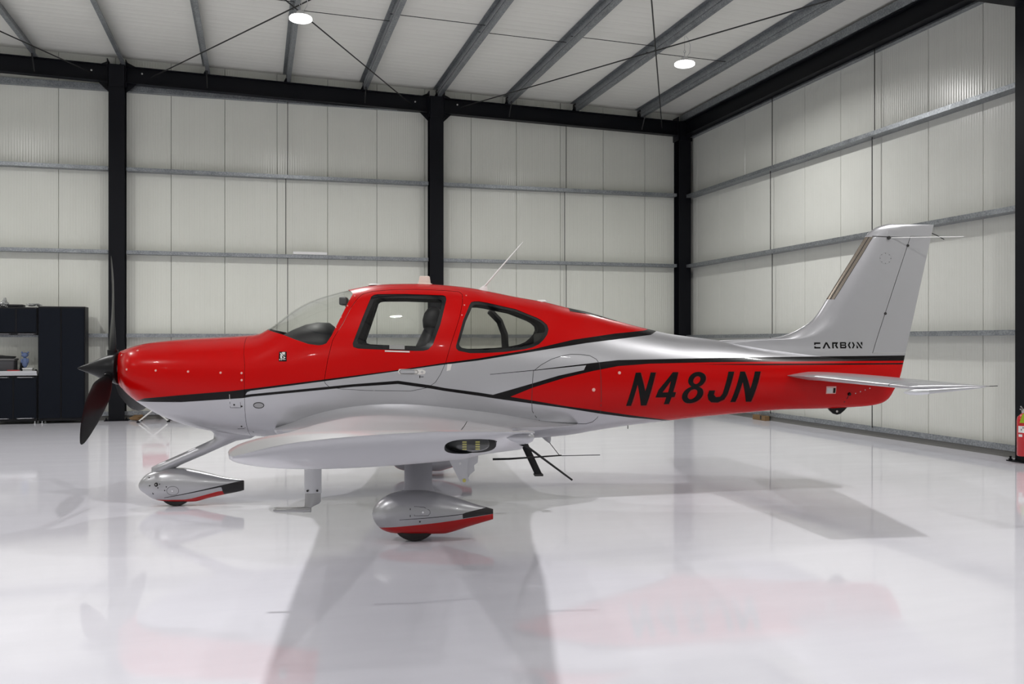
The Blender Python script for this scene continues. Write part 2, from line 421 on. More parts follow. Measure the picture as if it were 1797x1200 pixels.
def cabinet(name, s0, s1, t_front, t_back, z0, z1, label, split=None, hz=None, feet=False):
    r = rootm(name, (s0+s1)/2, t_back); tag(r, label, 'cabinet')
    w = (s1-s0)/2; d = t_front-t_back; sp = split-(s0+s1)/2 if split is not None else 0
    bm = NB(); box(bm, -w, w, -d+.03, 0, z0, z1, bev=.008); obj('body', bm, M['cab_edge'], r)
    for a, b in ((-w+.015, sp-.012), (sp+.012, w-.015)):
        bm = NB(); box(bm, a, b, -d, -d+.03, z0+.05, z1-.03, bev=.005); dr = obj('door', bm, M['cab_blue'], r)
        bm = NB(); box(bm, (b if b < sp+.001 else a-.02)-.0, (b+.02 if b < sp+.001 else a), -d-.004, -d+.012, z0+.05, z1-.03); obj('door_edge', bm, M['cab_edge'], dr)
        if hz is not None:
            for zz in hz:
                bm = NB(); tube(bm, [((a+b)/2-.14, -d+.005, zz), ((a+b)/2-.12, -d-.02, zz), ((a+b)/2+.12, -d-.02, zz), ((a+b)/2+.14, -d+.005, zz)], .009, 6); obj('handle', bm, M['handle'], dr)
    if feet:
        for x in (-w+.06, w-.05):
            for y in (-d+.07, -.06):
                bm = NB(); lathe(bm, [(.022, 0), (.022, .01), (.010, .015), (.010, z0+.01)], 10, (x, y, 0)); obj('foot', bm, M['alu'], r)
    return r
TF_ = .60
cabinet('tall_cabinet', -13.15, -12.37, TF_, .215, .05, 2.12, 'tall dark navy two-door steel cabinet left of the propeller', -12.765, feet=True)
cabinet('wall_cabinet', -13.97, -13.16, TF_, .22, 1.60, 2.10, 'dark navy two-door cabinet hung above the worktop', -13.50, hz=(1.615,))
cabinet('base_cabinet', -13.97, -13.16, TF_, .215, .05, .862, 'dark navy two-door base cabinet under the white-edged worktop', -13.545, hz=(.84, .105), feet=True)
r = rootm('worktop', -13.56, .215); tag(r, 'pale aluminium-edged worktop over the navy base cabinet', 'worktop')
bm = NB(); box(bm, -.41, .40, -.39, 0, .875, .905); box(bm, -.41, .40, -.41, -.39, .905, .956, bev=.004); obj('board', bm, M['alu'], r)
WT = .906
r = rootm('storage_bin', -13.79, .36, WT); tag(r, 'grey fabric storage bin with dark cloth on top, on the worktop', 'bin')
bm = NB(); v_ = box(bm, -.22, .23, -.14, .15, 0, .27, bev=.02); obj('body', bm, M['grey_fabric'], r, 60)
bm = NB(); box(bm, -.235, .245, -.155, .165, .235, .27, bev=.01); obj('rim', bm, mat('grey_bin_rim', (.12, .12, .12), .8), r, 60)
def lumpy(bm, c, rad, seed, n=2, amp=.25):
    rn = random.Random(seed); b2 = bmesh.ops.create_icosphere(bm, subdivisions=n, radius=1.0)
    for v_ in b2['verts']:
        k = 1+amp*(rn.random()-.5)*2; v_.co = Vector((c[0]+v_.co.x*rad[0]*k, c[1]+v_.co.y*rad[1]*k, c[2]+v_.co.z*rad[2]*k))
bm = NB(); lumpy(bm, (.02, 0, .28), (.20, .12, .05), 3); obj('folded_cloth', bm, M['black_fabric'], r, 180)
r = rootm('cloth_heap', -13.465, .30, WT); tag(r, 'black bag slumped between the grey bin and the blue figure', 'bag')
bm = NB(); lumpy(bm, (0, 0, .125), (.045, .05, .10), 5); obj('bag', bm, M['black_fabric'], r, 180)
r = rootm('parts_box', -13.55, .545, WT); tag(r, 'low red plastic box on the worktop edge', 'box')
bm = NB(); box(bm, -.10, .09, -.022, .022, 0, .055, bev=.006); obj('body', bm, M['red_plastic'], r); bm = NB(); box(bm, -.105, .095, -.024, .024, .0555, .068, bev=.004); obj('lid', bm, M['red_plastic'], r)
r = rootm('clear_box', -13.33, .46, WT); tag(r, 'small pale box of parts below the blue figure', 'box')
bm = NB(); box(bm, -.085, .075, -.06, .06, 0, .085, bev=.006); obj('body', bm, M['foil'], r); bm = NB(); box(bm, -.09, .08, -.065, .065, .0855, .10, bev=.004); obj('lid', bm, M['label_white'], r)
r = rootm('plush_figure', -13.385, .46, WT+.1); tag(r, 'small blue cloth figure with two ears standing on a pale box', 'toy')
bm = NB(); lumpy(bm, (0, 0, .10), (.052, .045, .10), 8, 2, .06); obj('body', bm, M['blue_plush'], r, 180)
bm = NB(); lumpy(bm, (0, -.01, .235), (.06, .05, .048), 9, 2, .05); obj('head', bm, M['blue_plush'], r, 180)
for sg in (-1, 1):
    bm = NB(); lumpy(bm, (sg*.048, -.005, .278), (.02, .014, .022), 10, 1, .05); obj('ear', bm, M['blue_plush'], r, 180)
    bm = NB(); lumpy(bm, (sg*.052, -.02, .13), (.018, .02, .055), 11, 1, .05); obj('arm', bm, M['blue_plush'], r, 180)
r = rootm('black_jar', -13.205, .48, WT); tag(r, 'small black jar at the right end of the worktop', 'jar')
bm = NB(); lathe(bm, [(.03, 0), (.032, .05), (.02, .06), (.02, .075)], 14); obj('body', bm, M['cab_edge'], r, 40)
# on top of the cabinets
r = rootm('film_bag', -13.74, .42, 2.101); tag(r, 'crumpled clear film bag on top of the cabinets at left edge', 'bag')
bm = NB(); lumpy(bm, (.0, 0, .055), (.075, .08, .055), 12, 3, .22); lumpy(bm, (.01, 0, .12), (.035, .03, .05), 13, 2, .3); obj('film', bm, M['foil'], r)
r = rootm('tool_case', -13.535, .42, 2.101); tag(r, 'flat black case lying on top of the wall cabinet', 'case')
bm = NB(); box(bm, -.13, .13, -.1, .1, 0, .05, bev=.018); obj('shell', bm, M['cab_edge'], r, 50); bm = NB(); tube(bm, [(-.05, -.10, .02), (-.04, -.125, .02), (.04, -.125, .02), (.05, -.10, .02)], .007, 6); obj('handle', bm, M['cab_edge'], r)
r = rootm('foil_pack', -13.25, .42, 2.124); tag(r, 'crinkled pale film pack lying across the cabinet tops', 'pack')
bm = NB(); lumpy(bm, (0, 0, .024), (.13, .08, .024), 14, 3, .3); obj('film', bm, M['foil'], r)

# ================================================================ small things by the walls
r = rootm('light_batten', -8.335, .205, 3.206); tag(r, 'short white batten resting on the middle girt of the back wall', 'batten')
bm = NB(); box(bm, -.31, .31, -.02, .02, 0, .055, bev=.008); obj('body', bm, M['white'], r)
for sg in (-1, 1):
    bm = NB(); box(bm, sg*.32-.012, sg*.32+.012, -.018, .018, .004, .05, bev=.004); obj('end_cap', bm, M['label_white'], r)
r = rootm('wood_block', .0, 3.5, 0); r.location = R(-.17, 3.35, 0); tag(r, 'brown wood block at the foot of the right wall', 'block')
bm = NB(); box(bm, -.05, .05, -.22, .22, 0, .09, bev=.006); obj('timber', bm, M['wood'], r); bm = NB(); box(bm, -.052, .052, -.1, -.05, .02, .0915, bev=.003); obj('strap', bm, M['rod'], r)
r = rootm('wood_scrap', -11.5, .32, 0); tag(r, 'brown scrap of wood by the foot of the left column', 'block')
bm = NB(); lumpy(bm, (0, 0, .055), (.13, .08, .055), 21, 2, .3); bmesh.ops.delete(bm, geom=[], context='VERTS'); obj('bark', bm, M['wood'], r)
# folding chair behind the nose
r = rootm('folding_chair', -11.18, .62, 0); tag(r, 'white-legged folding chair with red seat behind the nose wheel', 'chair')
M['chair_white'] = mat('white_tube', (.75, .75, .73), .35)
M['red_canvas'] = mat('red_canvas', (.40, .03, .03), .8)
for y in (-.2, .2):
    for a, b in (((-.26, y, .02), (.24, y, .44)), ((.26, y, .02), (-.24, y, .44))):
        bm = NB(); tube(bm, [a, b], .012, 8); obj('leg', bm, M['chair_white'], r)
    for x in (-.24, .24):
        bm = NB(); tube(bm, [(x, y, .44), (x, y, .62 if y < 0 else .86)], .012, 8); obj('post', bm, M['chair_white'], r)
for x in (-.26, .26):
    for y in (-.2, .2):
        bm = NB(); lathe(bm, [(.03, 0), (.03, .02), (.016, .035)], 10, (x, y, 0)); obj('foot', bm, M['cab_edge'], r)
bm = NB(); box(bm, -.25, .25, -.21, .21, .44, .452, bev=.004); obj('seat', bm, M['red_canvas'], r)
bm = NB(); box(bm, -.25, .25, .196, .206, .62, .86, bev=.004); obj('backrest', bm, M['red_canvas'], r)

# fire extinguisher on the right edge column
r = rootm('fire_extinguisher', -.44, 9.76, .10); tag(r, 'red fire extinguisher with lime tag hanging on the column at right edge', 'extinguisher')
bm = NB(); lathe(bm, [(.001, 0), (.07, .0), (.078, .012), (.078, .43), (.07, .47), (.04, .50), (.024, .515), (.001, .515)], 28); cy_ = obj('cylinder', bm, M['ext_red'], r, 40)
bm = NB(); lathe(bm, [(.022, .515), (.026, .53), (.026, .555), (.018, .565), (.001, .565)], 14); obj('valve', bm, M['bolt'], r, 40)
bm = NB(); tube(bm, [(-.01, 0, .56), (-.075, -.03, .60)], .008, 6); tube(bm, [(-.01, 0, .552), (-.085, -.03, .568)], .007, 6); obj('lever', bm, M['bolt'], r)
bm = NB(); tube(bm, [(.02, 0, .54), (.09, .0, .53), (.098, 0, .42), (.092, 0, .15)], .011, 8); obj('hose', bm, M['cab_edge'], r, 60)
def wrap(bm, a0, a1, z0, z1, rad, n=10, za=None):
    lo = []; hi = []
    for k in range(n+1):
        a = a0+(a1-a0)*k/n; lo.append(bm.verts.new((rad*math.cos(a), rad*math.sin(a), z0))); hi.append(bm.verts.new((rad*math.cos(a), rad*math.sin(a), z1)))
    for k in range(n): bm.faces.new((lo[k], lo[k+1], hi[k+1], hi[k]))
bm = NB(); wrap(bm, math.pi*.98, math.pi*1.55, .285, .365, .0788); lb = obj('instruction_label', bm, M['label_white'], r, 60)
bm = NB()
for a, z in ((1.12, .31), (1.2, .335), (1.27, .30), (1.33, .33)): wrap(bm, math.pi*a, math.pi*(a+.035), z, z+.022, .0794, 2)
obj('pictogram', bm, M['ink'], lb)
bm = NB(); wrap(bm, math.pi*1.0, math.pi*1.18, .235, .265, .0788, 4); obj('arrow_label', bm, M['label_white'], r)
bm = NB(); v_ = [bm.verts.new(p) for p in ((-.095, -.03, .405), (-.035, -.095, .405), (-.012, -.075, .51), (-.055, -.035, .51))]; bm.faces.new(v_)
bmesh.ops.solidify(bm, geom=bm.faces[:], thickness=.002); obj('inspection_tag', bm, M['lime'], r)
bm = NB(); box(bm, .06, .098, -.03, .03, .30, .46); obj('wall_hook', bm, M['cab_edge'], r)
# ---------------------------------------------------------------- fuselage form (metres, x aft of the spinner tip, z up)
def pchip(tab):
    xs = np.array([p[0] for p in tab], float); ys = np.array([p[1] for p in tab], float)
    h = np.diff(xs); dl = np.diff(ys)/h
    m = np.zeros(len(xs))
    for i in range(1, len(xs)-1):
        if dl[i-1]*dl[i] > 0:
            w1 = 2*h[i]+h[i-1]; w2 = h[i]+2*h[i-1]
            m[i] = (w1+w2)/(w1/dl[i-1]+w2/dl[i])
    m[0] = dl[0]; m[-1] = dl[-1]
    def f(x):
        i = int(np.clip(np.searchsorted(xs, x)-1, 0, len(h)-1))
        s = (x-xs[i])/h[i]; s = min(max(s, 0), 1)
        return ((1+2*s)*(1-s)**2*ys[i]+s*(1-s)**2*h[i]*m[i]+s*s*(3-2*s)*ys[i+1]+s*s*(s-1)*h[i]*m[i+1])
    return f
F_ZT = pchip([(.355,1.355),(.37,1.390),(.40,1.402),(.438,1.416),(.512,1.439),(.622,1.465),(.90,1.496),(1.187,1.514),(1.469,1.532),(1.60,1.545),
              (1.65,1.570),(1.70,1.602),(1.80,1.683),(1.917,1.772),(2.03,1.836),(2.146,1.884),(2.261,1.919),(2.437,1.962),(2.551,1.985),(2.67,2.0),
              (2.787,2.008),(3.02,2.012),(3.256,2.001),(3.494,1.978),(3.669,1.947),(3.935,1.895),(4.203,1.849),(4.403,1.801),(4.609,1.756),
              (4.881,1.677),(5.182,1.600),(5.40,1.552),(5.6,1.525),(5.8,1.500),(6.0,1.472),(6.4,1.415),(7.0,1.365),(7.45,1.352),(7.66,1.35),(7.725,1.348)])
F_ZB = pchip([(.355,1.12),(.37,1.082),(.40,1.055),(.44,1.022),(.508,.973),(.622,.895),(.761,.812),(.901,.755),(1.041,.707),(1.126,.686),(1.328,.653),
              (1.616,.624),(2.2,.595),(3.2,.575),(4.069,.585),(4.403,.606),(4.663,.645),(5.028,.694),(5.418,.734),(5.762,.770),(6.136,.799),
              (6.513,.826),(6.95,.834),(7.15,.842),(7.373,.857),(7.50,.883),(7.57,.925),(7.625,1.01),(7.68,1.11),(7.725,1.30)])
F_W = pchip([(.355,.04),(.37,.09),(.40,.15),(.44,.235),(.48,.315),(.52,.375),(.57,.42),(.65,.453),(.75,.476),(.90,.502),(1.2,.53),(1.47,.552),(1.8,.582),(2.2,.606),(2.7,.624),
             (3.2,.618),(3.7,.58),(4.2,.508),(4.7,.428),(5.2,.352),(5.8,.283),(6.4,.222),(7.0,.150),(7.3,.105),(7.5,.07),(7.62,.04),(7.725,.014)])
F_ZC = pchip([(.335,1.24),(.5,1.225),(.9,1.20),(1.5,1.18),(2.2,1.16),(3.2,1.14),(4.2,1.14),(5.2,1.14),(6.2,1.13),(7.0,1.12),(7.5,1.14),(7.725,1.324)])
F_NT = pchip([(.335,2.3),(1.5,2.35),(2.0,2.2),(3.0,2.3),(4.2,2.1),(5.2,1.9),(6.5,1.8),(7.725,2.0)])
F_NB = pchip([(.335,2.2),(1.0,2.3),(2.0,2.6),(4.0,2.6),(5.0,2.2),(7.725,2.0)])
def fus_ring(x, n, inset=0.0):
    zt, zb, w, zc, nt, nb = F_ZT(x), F_ZB(x), F_W(x), F_ZC(x), F_NT(x), F_NB(x)
    zt -= inset; zb += inset; w -= inset
    out = []
    for k in range(n):
        a = 2*math.pi*(k+.5)/n
        c, s = math.cos(a), math.sin(a)
        e = nt if s >= 0 else nb
        y = w*math.copysign(abs(c)**(2/e), c)
        z = zc+((zt-zc) if s >= 0 else (zc-zb))*math.copysign(abs(s)**(2/e), s)
        out.append((x, y, z))
    return out
# ================================================================ the aircraft (own frame: x aft from the spinner tip, y away from the camera side, z up)
TH = math.radians(5.3)
AC = empty('light_aircraft', ((136-898.5)/1600*8.15, 8.15, 0), TH)
tag(AC, 'red and silver single-engine propeller aeroplane standing on the glossy floor', 'aircraft')

# paint scheme lines on the side (x, z)
A1 = [(.34,1.0),(.40,.97),(.508,.937),(.698,.992),(1.03,1.024),(1.457,1.059),(2.006,1.127),(2.241,1.157),(2.865,1.236),(3.248,1.294),(3.557,1.334),(4.038,1.412),(4.408,1.495),(4.825,1.553),(5.123,1.581),(5.30,1.625),(5.34,3.0)]
A2 = [(.686,.960),(1.024,.962),(1.44,.990),(1.556,1.0),(1.592,1.050),(1.621,1.061),(2.241,1.141),(3.246,1.279),(3.556,1.315),(4.037,1.390),(4.54,1.466),(5.178,1.541),(5.31,1.60)]
UP = [(.6,1.3),(1.556,1.3),(1.574,1.026),(1.62,1.032),(2.486,1.116),(2.865,1.144),(3.139,1.104),(3.261,1.080),(3.556,1.038),(3.681,1.017),(4.06,1.12),(4.266,1.178),(4.50,1.225),(4.53,1.282),(4.583,1.288),(4.823,1.312),(5.349,1.321),(6.264,1.333),(7.73,1.345)]
B2 = [(.6,.985),(.64,.962),(1.024,.962),(1.44,.990),(1.556,.998),(1.62,1.01),(2.486,1.093),(2.865,1.116),(3.139,1.076),(3.261,1.054),(3.556,1.009),(3.681,.987),(4.01,.937),(4.336,.888),(4.675,.827),(4.959,.784),(5.251,.75),(6.0,.6)]
R2 = [(3.836,.998),(4.335,.906),(4.672,.855),(4.953,.808),(5.394,.74),(6.0,.5)]
T2 = [(3.836,.998),(4.034,1.075),(4.331,1.16),(4.582,1.216),(4.821,1.258),(5.124,1.278),(5.68,1.287),(6.251,1.291),(7.73,1.293)]
T1 = [(3.655,1.196),(4.06,1.231),(4.53,1.282)]
W1 = [(3.655,1.192),(4.06,1.225),(4.53,1.268)]
H1 = [(5.555,1.271),(7.72,1.272)]
H2 = [(5.555,1.270),(6.24,1.258),(7.72,1.258)]
def paint():
    m, nt, b = new_mat('aircraft_paint'); g = NT(nt)
    sp = g.n('ShaderNodeSeparateXYZ'); g.l(g.coord(), sp.inputs[0]); X, Z = sp.outputs[0], sp.outputs[2]
    def line(pts):
        s0 = (pts[1][1]-pts[0][1])/(pts[1][0]-pts[0][0]); acc = g.math('MULTIPLY_ADD', X, s0, pts[0][1]-s0*pts[0][0]); prev = s0
        for i in range(1, len(pts)-1):
            s_ = (pts[i+1][1]-pts[i][1])/(pts[i+1][0]-pts[i][0]); d = s_-prev; prev = s_
            if abs(d) < 1e-5: continue
            acc = g.math('MULTIPLY_ADD', g.math('MAXIMUM', g.math('SUBTRACT', X, pts[i][0]), 0.0), d, acc)
        return acc
    above = lambda l_: g.math('GREATER_THAN', Z, l_)
    below = lambda l_: g.math('LESS_THAN', Z, l_)
    AND = lambda *a: a[0] if len(a) == 1 else g.math('MULTIPLY', a[0], AND(*a[1:]))
    OR = lambda a, b_: g.math('MAXIMUM', a, b_)
    xgt = lambda v: g.math('GREATER_THAN', X, v); xlt = lambda v: g.math('LESS_THAN', X, v)
    a1 = line(A1)
    red = OR(above(a1), AND(xgt(3.836), above(line(R2)), below(line(T2))))
    blk = OR(AND(above(line(A2)), xlt(5.31), xgt(.6)), AND(xgt(.6), above(line(B2)), below(line(UP)), ))
    blk = OR(blk, AND(xgt(3.655), xlt(4.53), above(line(W1)), below(line(T1))))
    thin = AND(xgt(5.555), above(line(H2)), below(line(H1)))
    blk_final = OR(AND(blk, g.math('SUBTRACT', 1.0, red)), thin)
    silver = (.45, .45, .47)
    c = g.mix(red, silver, (.46, .0010, .0010)); c = g.mix(blk_final, c, (.006, .005, .0055))
    g.l(c, b.inputs['Base Color'])
    solid = OR(red, blk_final)
    g.l(g.math('MULTIPLY_ADD', solid, -.65, .65), b.inputs['Metallic'])
    g.l(g.math('MULTIPLY_ADD', solid, -.08, .34), b.inputs['Roughness'])
    g.l(g.math('MULTIPLY_ADD', solid, -.28, .40), b.inputs['Specular IOR Level'])
    setp(b, coat=.09, coatr=.04)
    return m
M['paint'] = paint()
M['silver'] = mat('silver_paint', (.45, .45, .47), .36, .62, coat=.3, coatr=.05)
M['lining'] = mat('dark_cabin_lining', (.012, .012, .013), .85)
M['frit'] = mat('black_window_border', (.006, .006, .007), .12, coat=.3)
M['gloss_black'] = mat('satin_black', (.008, .008, .009), .34, spec=.2)
M['decal_black'] = mat('black_decal', (.005, .0045, .0045), .4, coat=.08, coatr=.05, spec=.1)
M['decal_white'] = mat('white_decal', (.62, .60, .58), .4)
M['rubber'] = mat('tyre_rubber', (.016, .014, .014), .7)
M['seam'] = mat('panel_gap', (.02, .018, .018), .7)
M['rivet'] = mat('painted_fastener', (.70, .38, .34), .35)
M['leather'] = mat('black_leather', (.010, .010, .012), .5, spec=.25)
M['lamp_black'] = mat('black_lamp_housing', (.008, .008, .008), .35)
M['led_yellow'] = mat('yellow_led_chips', (.55, .50, .12), .5)
def glass(name, tint, refl):
    m = bpy.data.materials.new(name); m.use_nodes = True; nt = m.node_tree; nt.nodes.clear(); g = NT(nt)
    out = g.n('ShaderNodeOutputMaterial'); t_ = g.n('ShaderNodeBsdfTransparent'); t_.inputs[0].default_value = (*tint, 1)
    gl = g.n('ShaderNodeBsdfGlossy'); gl.inputs['Roughness'].default_value = .01; gl.inputs[0].default_value = (1, 1, 1, 1)
    lw = g.n('ShaderNodeLayerWeight'); lw.inputs[0].default_value = .5; geo = g.n('ShaderNodeNewGeometry')
    fr = g.math('MULTIPLY', g.math('MULTIPLY_ADD', g.math('POWER', lw.outputs['Facing'], 5.0), .9, .04), g.math('SUBTRACT', 1.0, geo.outputs['Backfacing']))
    mx = g.n('ShaderNodeMixShader'); g.l(g.math('MULTIPLY', fr, refl), mx.inputs[0]); g.l(t_.outputs[0], mx.inputs[1]); g.l(gl.outputs[0], mx.inputs[2])
    g.l(mx.outputs[0], out.inputs[0]); return m
M['glass'] = glass('cabin_glass', (.95, .955, .945), .8)
M['glass_dark'] = glass('tinted_glass', (.84, .84, .82), .8)
M['lens_clear'] = glass('clear_lens', (.94, .95, .95), 1.6)

XS = list(np.concatenate([np.linspace(.355, .70, 22), np.linspace(.73, 7.40, 112), np.linspace(7.44, 7.725, 12)]))
NR = 72
def fus_solid(inset, mi, x0=.355, x1=7.725):
    bm = NB()
    ring_loft(bm, [fus_ring(x, NR, inset) for x in XS if x0 <= x <= x1], True, mi)
    return bm
def tmp(bm, name='tmp'):
    me = bpy.data.meshes.new(name); bm.to_mesh(me); bm.free(); me.materials.append(M['paint']); me.materials.append(M['lining'])
    return link(bpy.data.objects.new(name, me))
def boolop(a, b, op, keep_b=True):
    md = a.modifiers.new('b', 'BOOLEAN'); md.operation = op; md.object = b; md.solver = 'EXACT'
    dg = bpy.context.evaluated_depsgraph_get(); dg.update()
    me = bpy.data.meshes.new_from_object(a.evaluated_get(dg)); a.modifiers.clear(); old = a.data; a.data = me; bpy.data.meshes.remove(old)
    return a
def dup_tmp(o):
    c = o.copy(); c.data = o.data.copy(); COL.objects.link(c); return c
def kill(*os):
    for o in os:
        me = o.data; bpy.data.objects.remove(o)
        if me.users == 0: bpy.data.meshes.remove(me)
def P_(poly, y0=-1.3, y1=1.3): bm = NB(); prism(bm, poly, y0, y1, 'y', 1); return tmp(bm)
class Skin:
    """smooth reference surface: gives true normals to cut pieces and lets decals be draped on it"""
    def __init__(s, bm):
        bm.normal_update(); s.v = [v.co.copy() for v in bm.verts]; s.n = [v.normal.copy() for v in bm.verts]
        t_ = bm.copy(); bmesh.ops.triangulate(t_, faces=t_.faces[:]); t_.verts.index_update(); s.f = [[v.index for v in f_.verts] for f_ in t_.faces]; t_.free()
        s.b = BVHTree.FromPolygons(s.v, s.f)
    def near(s, p):
        loc, _, i, d = s.b.find_nearest(p)
        a, b, c = s.f[i]
        n = barycentric_transform(loc, s.v[a], s.v[b], s.v[c], s.n[a], s.n[b], s.n[c])
        return loc, n.normalized(), d
    def side(s, x, z, sg=-1):
        h = s.b.ray_cast(Vector((x, sg*4, z)), Vector((0, -sg, 0)))
        if h[0] is None or h[0].y*sg < -.002: h = (s.near(Vector((x, sg*.2, z)))[0],)
        return h[0]
def fix_normals(me, skin, tol=.02):
    me.polygons.foreach_set('use_smooth', [True]*len(me.polygons))
    cache = {}; out = [None]*len(me.loops)
    for p in me.polygons:
        pn = p.normal
        for li in p.loop_indices:
            vi = me.loops[li].vertex_index
            if vi not in cache: cache[vi] = skin.near(me.vertices[vi].co)
            loc, n, d = cache[vi]
            if d < tol and abs(pn.dot(n)) > .75: out[li] = n if pn.dot(n) > 0 else -n
            else: out[li] = pn.copy()
    me.normals_split_custom_set(out)
def finish(o, name, parent, mats, skin=None, tol=.02):
    me = o.data; me.name = name; o.name = name; o.parent = parent
    for i, m in enumerate(mats):
        if i < len(me.materials): me.materials[i] = m
        else: me.materials.append(m)
    if skin: fix_normals(me, skin, tol)
    return o
def split_sides(o):
    """two objects from one mesh: camera side (y<0) and far side"""
    out = []
    for sg in (-1, 1):
        b = bmesh.new(); b.from_mesh(o.data)
        bmesh.ops.delete(b, geom=[f_ for f_ in b.faces if f_.calc_center_median().y*sg < 0], context='FACES')
        me = bpy.data.meshes.new('tmp'); b.to_mesh(me); b.free()
        for m in o.data.materials: me.materials.append(m)
        c = link(bpy.data.objects.new('tmp', me)); out.append(c)
    kill(o); return out
def inset_poly(poly, d):
    n = len(poly); A = sum(poly[i][0]*poly[(i+1) % n][1]-poly[(i+1) % n][0]*poly[i][1] for i in range(n)); sg = 1 if A > 0 else -1; out = []
    for i in range(n):
        p0, p1, p2 = (Vector(poly[i-1]), Vector(poly[i]), Vector(poly[(i+1) % n]))
        e1 = (p1-p0).normalized(); e2 = (p2-p1).normalized()
        n1 = Vector((-e1.y, e1.x))*sg; n2 = Vector((-e2.y, e2.x))*sg; m_ = (n1+n2); L = m_.length
        m_ = m_/L; k = d/max(.4, m_.dot(n1)); out.append(tuple(p1+m_*k))
    return out

def scaled(poly, sx, sz):
    cx_ = sum(p[0] for p in poly)/len(poly); cx_ = (min(p[0] for p in poly)+max(p[0] for p in poly))/2; cz = (min(p[1] for p in poly)+max(p[1] for p in poly))/2
    return [(cx_+(p[0]-cx_)*sx, cz+(p[1]-cz)*sz) for p in poly]

P_WS = [(1.645,1.63),(1.70,1.585),(1.873,1.539),(1.991,1.495),(2.101,1.458),(2.189,1.446),(2.223,1.451),(2.255,1.464),(2.296,1.529),(2.366,1.683),(2.423,1.821),(2.455,1.900),(2.440,1.925),(2.40,1.945),(2.365,2.15),(1.645,2.15)]
P_DW = [(2.478,1.462),(2.484,1.432),(2.523,1.419),(2.593,1.415),(3.007,1.398),(3.080,1.399),(3.122,1.41),(3.161,1.450),(3.227,1.628),(3.282,1.85),(3.275,1.880),(3.253,1.890),(2.913,1.900),(2.678,1.898),(2.643,1.890),(2.622,1.873)]
P_DWI = [(2.580,1.485),(2.585,1.456),(2.614,1.446),(2.973,1.436),(3.085,1.433),(3.127,1.455),(3.193,1.663),(3.236,1.796),(3.226,1.821),(3.184,1.829),(2.915,1.832),(2.727,1.829),(2.697,1.819),(2.677,1.785)]
P_RW = [(3.359,1.438),(3.364,1.416),(3.384,1.398),(3.482,1.378),(3.607,1.379),(3.782,1.388),(3.961,1.410),(4.038,1.428),(4.096,1.455),(4.14,1.495),(4.175,1.54),(4.191,1.588),(4.180,1.628),(4.141,1.664),(4.093,1.692),(3.903,1.769),(3.646,1.826),(3.569,1.838),(3.531,1.837),(3.502,1.829),(3.485,1.803),(3.424,1.662)]
P_RWI = [(3.391,1.445),(3.399,1.426),(3.423,1.413),(3.607,1.411),(3.768,1.415),(3.936,1.435),(4.024,1.452),(4.082,1.485),(4.120,1.526),(4.144,1.576),(4.136,1.607),(4.051,1.663),(3.898,1.719),(3.679,1.776),(3.557,1.796),(3.516,1.790),(3.500,1.772),(3.435,1.599)]
P_DOOR = [(2.241,1.146),(2.251,1.121),(2.284,1.092),(2.390,1.075),(2.592,1.062),(2.973,1.055),(3.117,1.084),(3.182,1.128),(3.226,1.196),(3.270,1.296),(3.315,1.450),(3.395,1.69),(3.425,1.83),(3.425,1.90),(3.40,1.925),(3.268,1.937),(3.012,1.945),(2.808,1.941),(2.63,1.925),(2.545,1.90),(2.505,1.86),(2.45,1.773),(2.390,1.637),(2.308,1.495),(2.269,1.320)]
bm = fus_solid(0, 0); bm.verts.index_update(); SK = Skin(bm); solid = tmp(bm)
inner = tmp(fus_solid(.022, 1, .45, 7.3))
boolop(solid, inner, 'DIFFERENCE')
ws, dw, rw = P_(P_WS), P_(P_DW), P_(P_RW)
for c in (ws, dw, rw): boolop(solid, c, 'DIFFERENCE')
# cowling, cabin doors, fuselage
cut = P_([(-.1, -.2), (1.530, -.2), (1.565, 1.0), (1.567, 1.28), (1.51, 1.60), (1.50, 2.5), (-.1, 2.5)])
cow = dup_tmp(solid); boolop(cow, cut, 'INTERSECT'); kill(cut)
cut = P_([(-.1, -.2), (1.533, -.2), (1.568, 1.0), (1.570, 1.28), (1.513, 1.60), (1.503, 2.5), (-.1, 2.5)])
boolop(solid, cut, 'DIFFERENCE'); kill(cut)
dd = P_(inset_poly(P_DOOR, .0018)); doors = dup_tmp(solid); boolop(doors, dd, 'INTERSECT'); kill(dd)
dd = P_(inset_poly(P_DOOR, -.0018)); boolop(solid, dd, 'DIFFERENCE'); kill(dd)
FUS = finish(solid, 'fuselage', AC, [M['paint'], M['lining']], SK)
COWL = finish(cow, 'engine_cowling', AC, [M['paint'], M['lining']], SK)
dl, dr = split_sides(doors)
DOOR = finish(dl, 'cabin_door', AC, [M['paint'], M['lining']], SK); DOOR2 = finish(dr, 'cabin_door', AC, [M['paint'], M['lining']], SK)
kill(inner)
# glazing
def pane_of(cutter, sub=None, a=.003, b=.008):
    o = tmp(fus_solid(a, 0, .6, 6.0)); i = tmp(fus_solid(b, 0, .58, 6.02)); 
    boolop(o, cutter, 'INTERSECT'); boolop(o, i, 'DIFFERENCE'); kill(i)
    return o
g_ = pane_of(ws); finish(g_, 'windshield', FUS, [M['glass'], M['glass']], SK, .03)
for cutter, innerp, par, gm in ((dw, scaled(P_DW, .905, .855), (DOOR, DOOR2), 'glass'), (rw, scaled(P_RW, .93, .87), (FUS, FUS), 'glass_dark')):
    full = pane_of(cutter); ic = P_(innerp)
    ringo = dup_tmp(full); boolop(ringo, ic, 'DIFFERENCE'); boolop(full, ic, 'INTERSECT'); kill(ic)
    for o_, nm, mm in ((ringo, 'window_surround', 'frit'), (full, 'window_pane', gm)):
        for c, p in zip(split_sides(o_), par): finish(c, nm, p, [M[mm], M[mm]], SK, .03)
kill(ws, dw, rw)

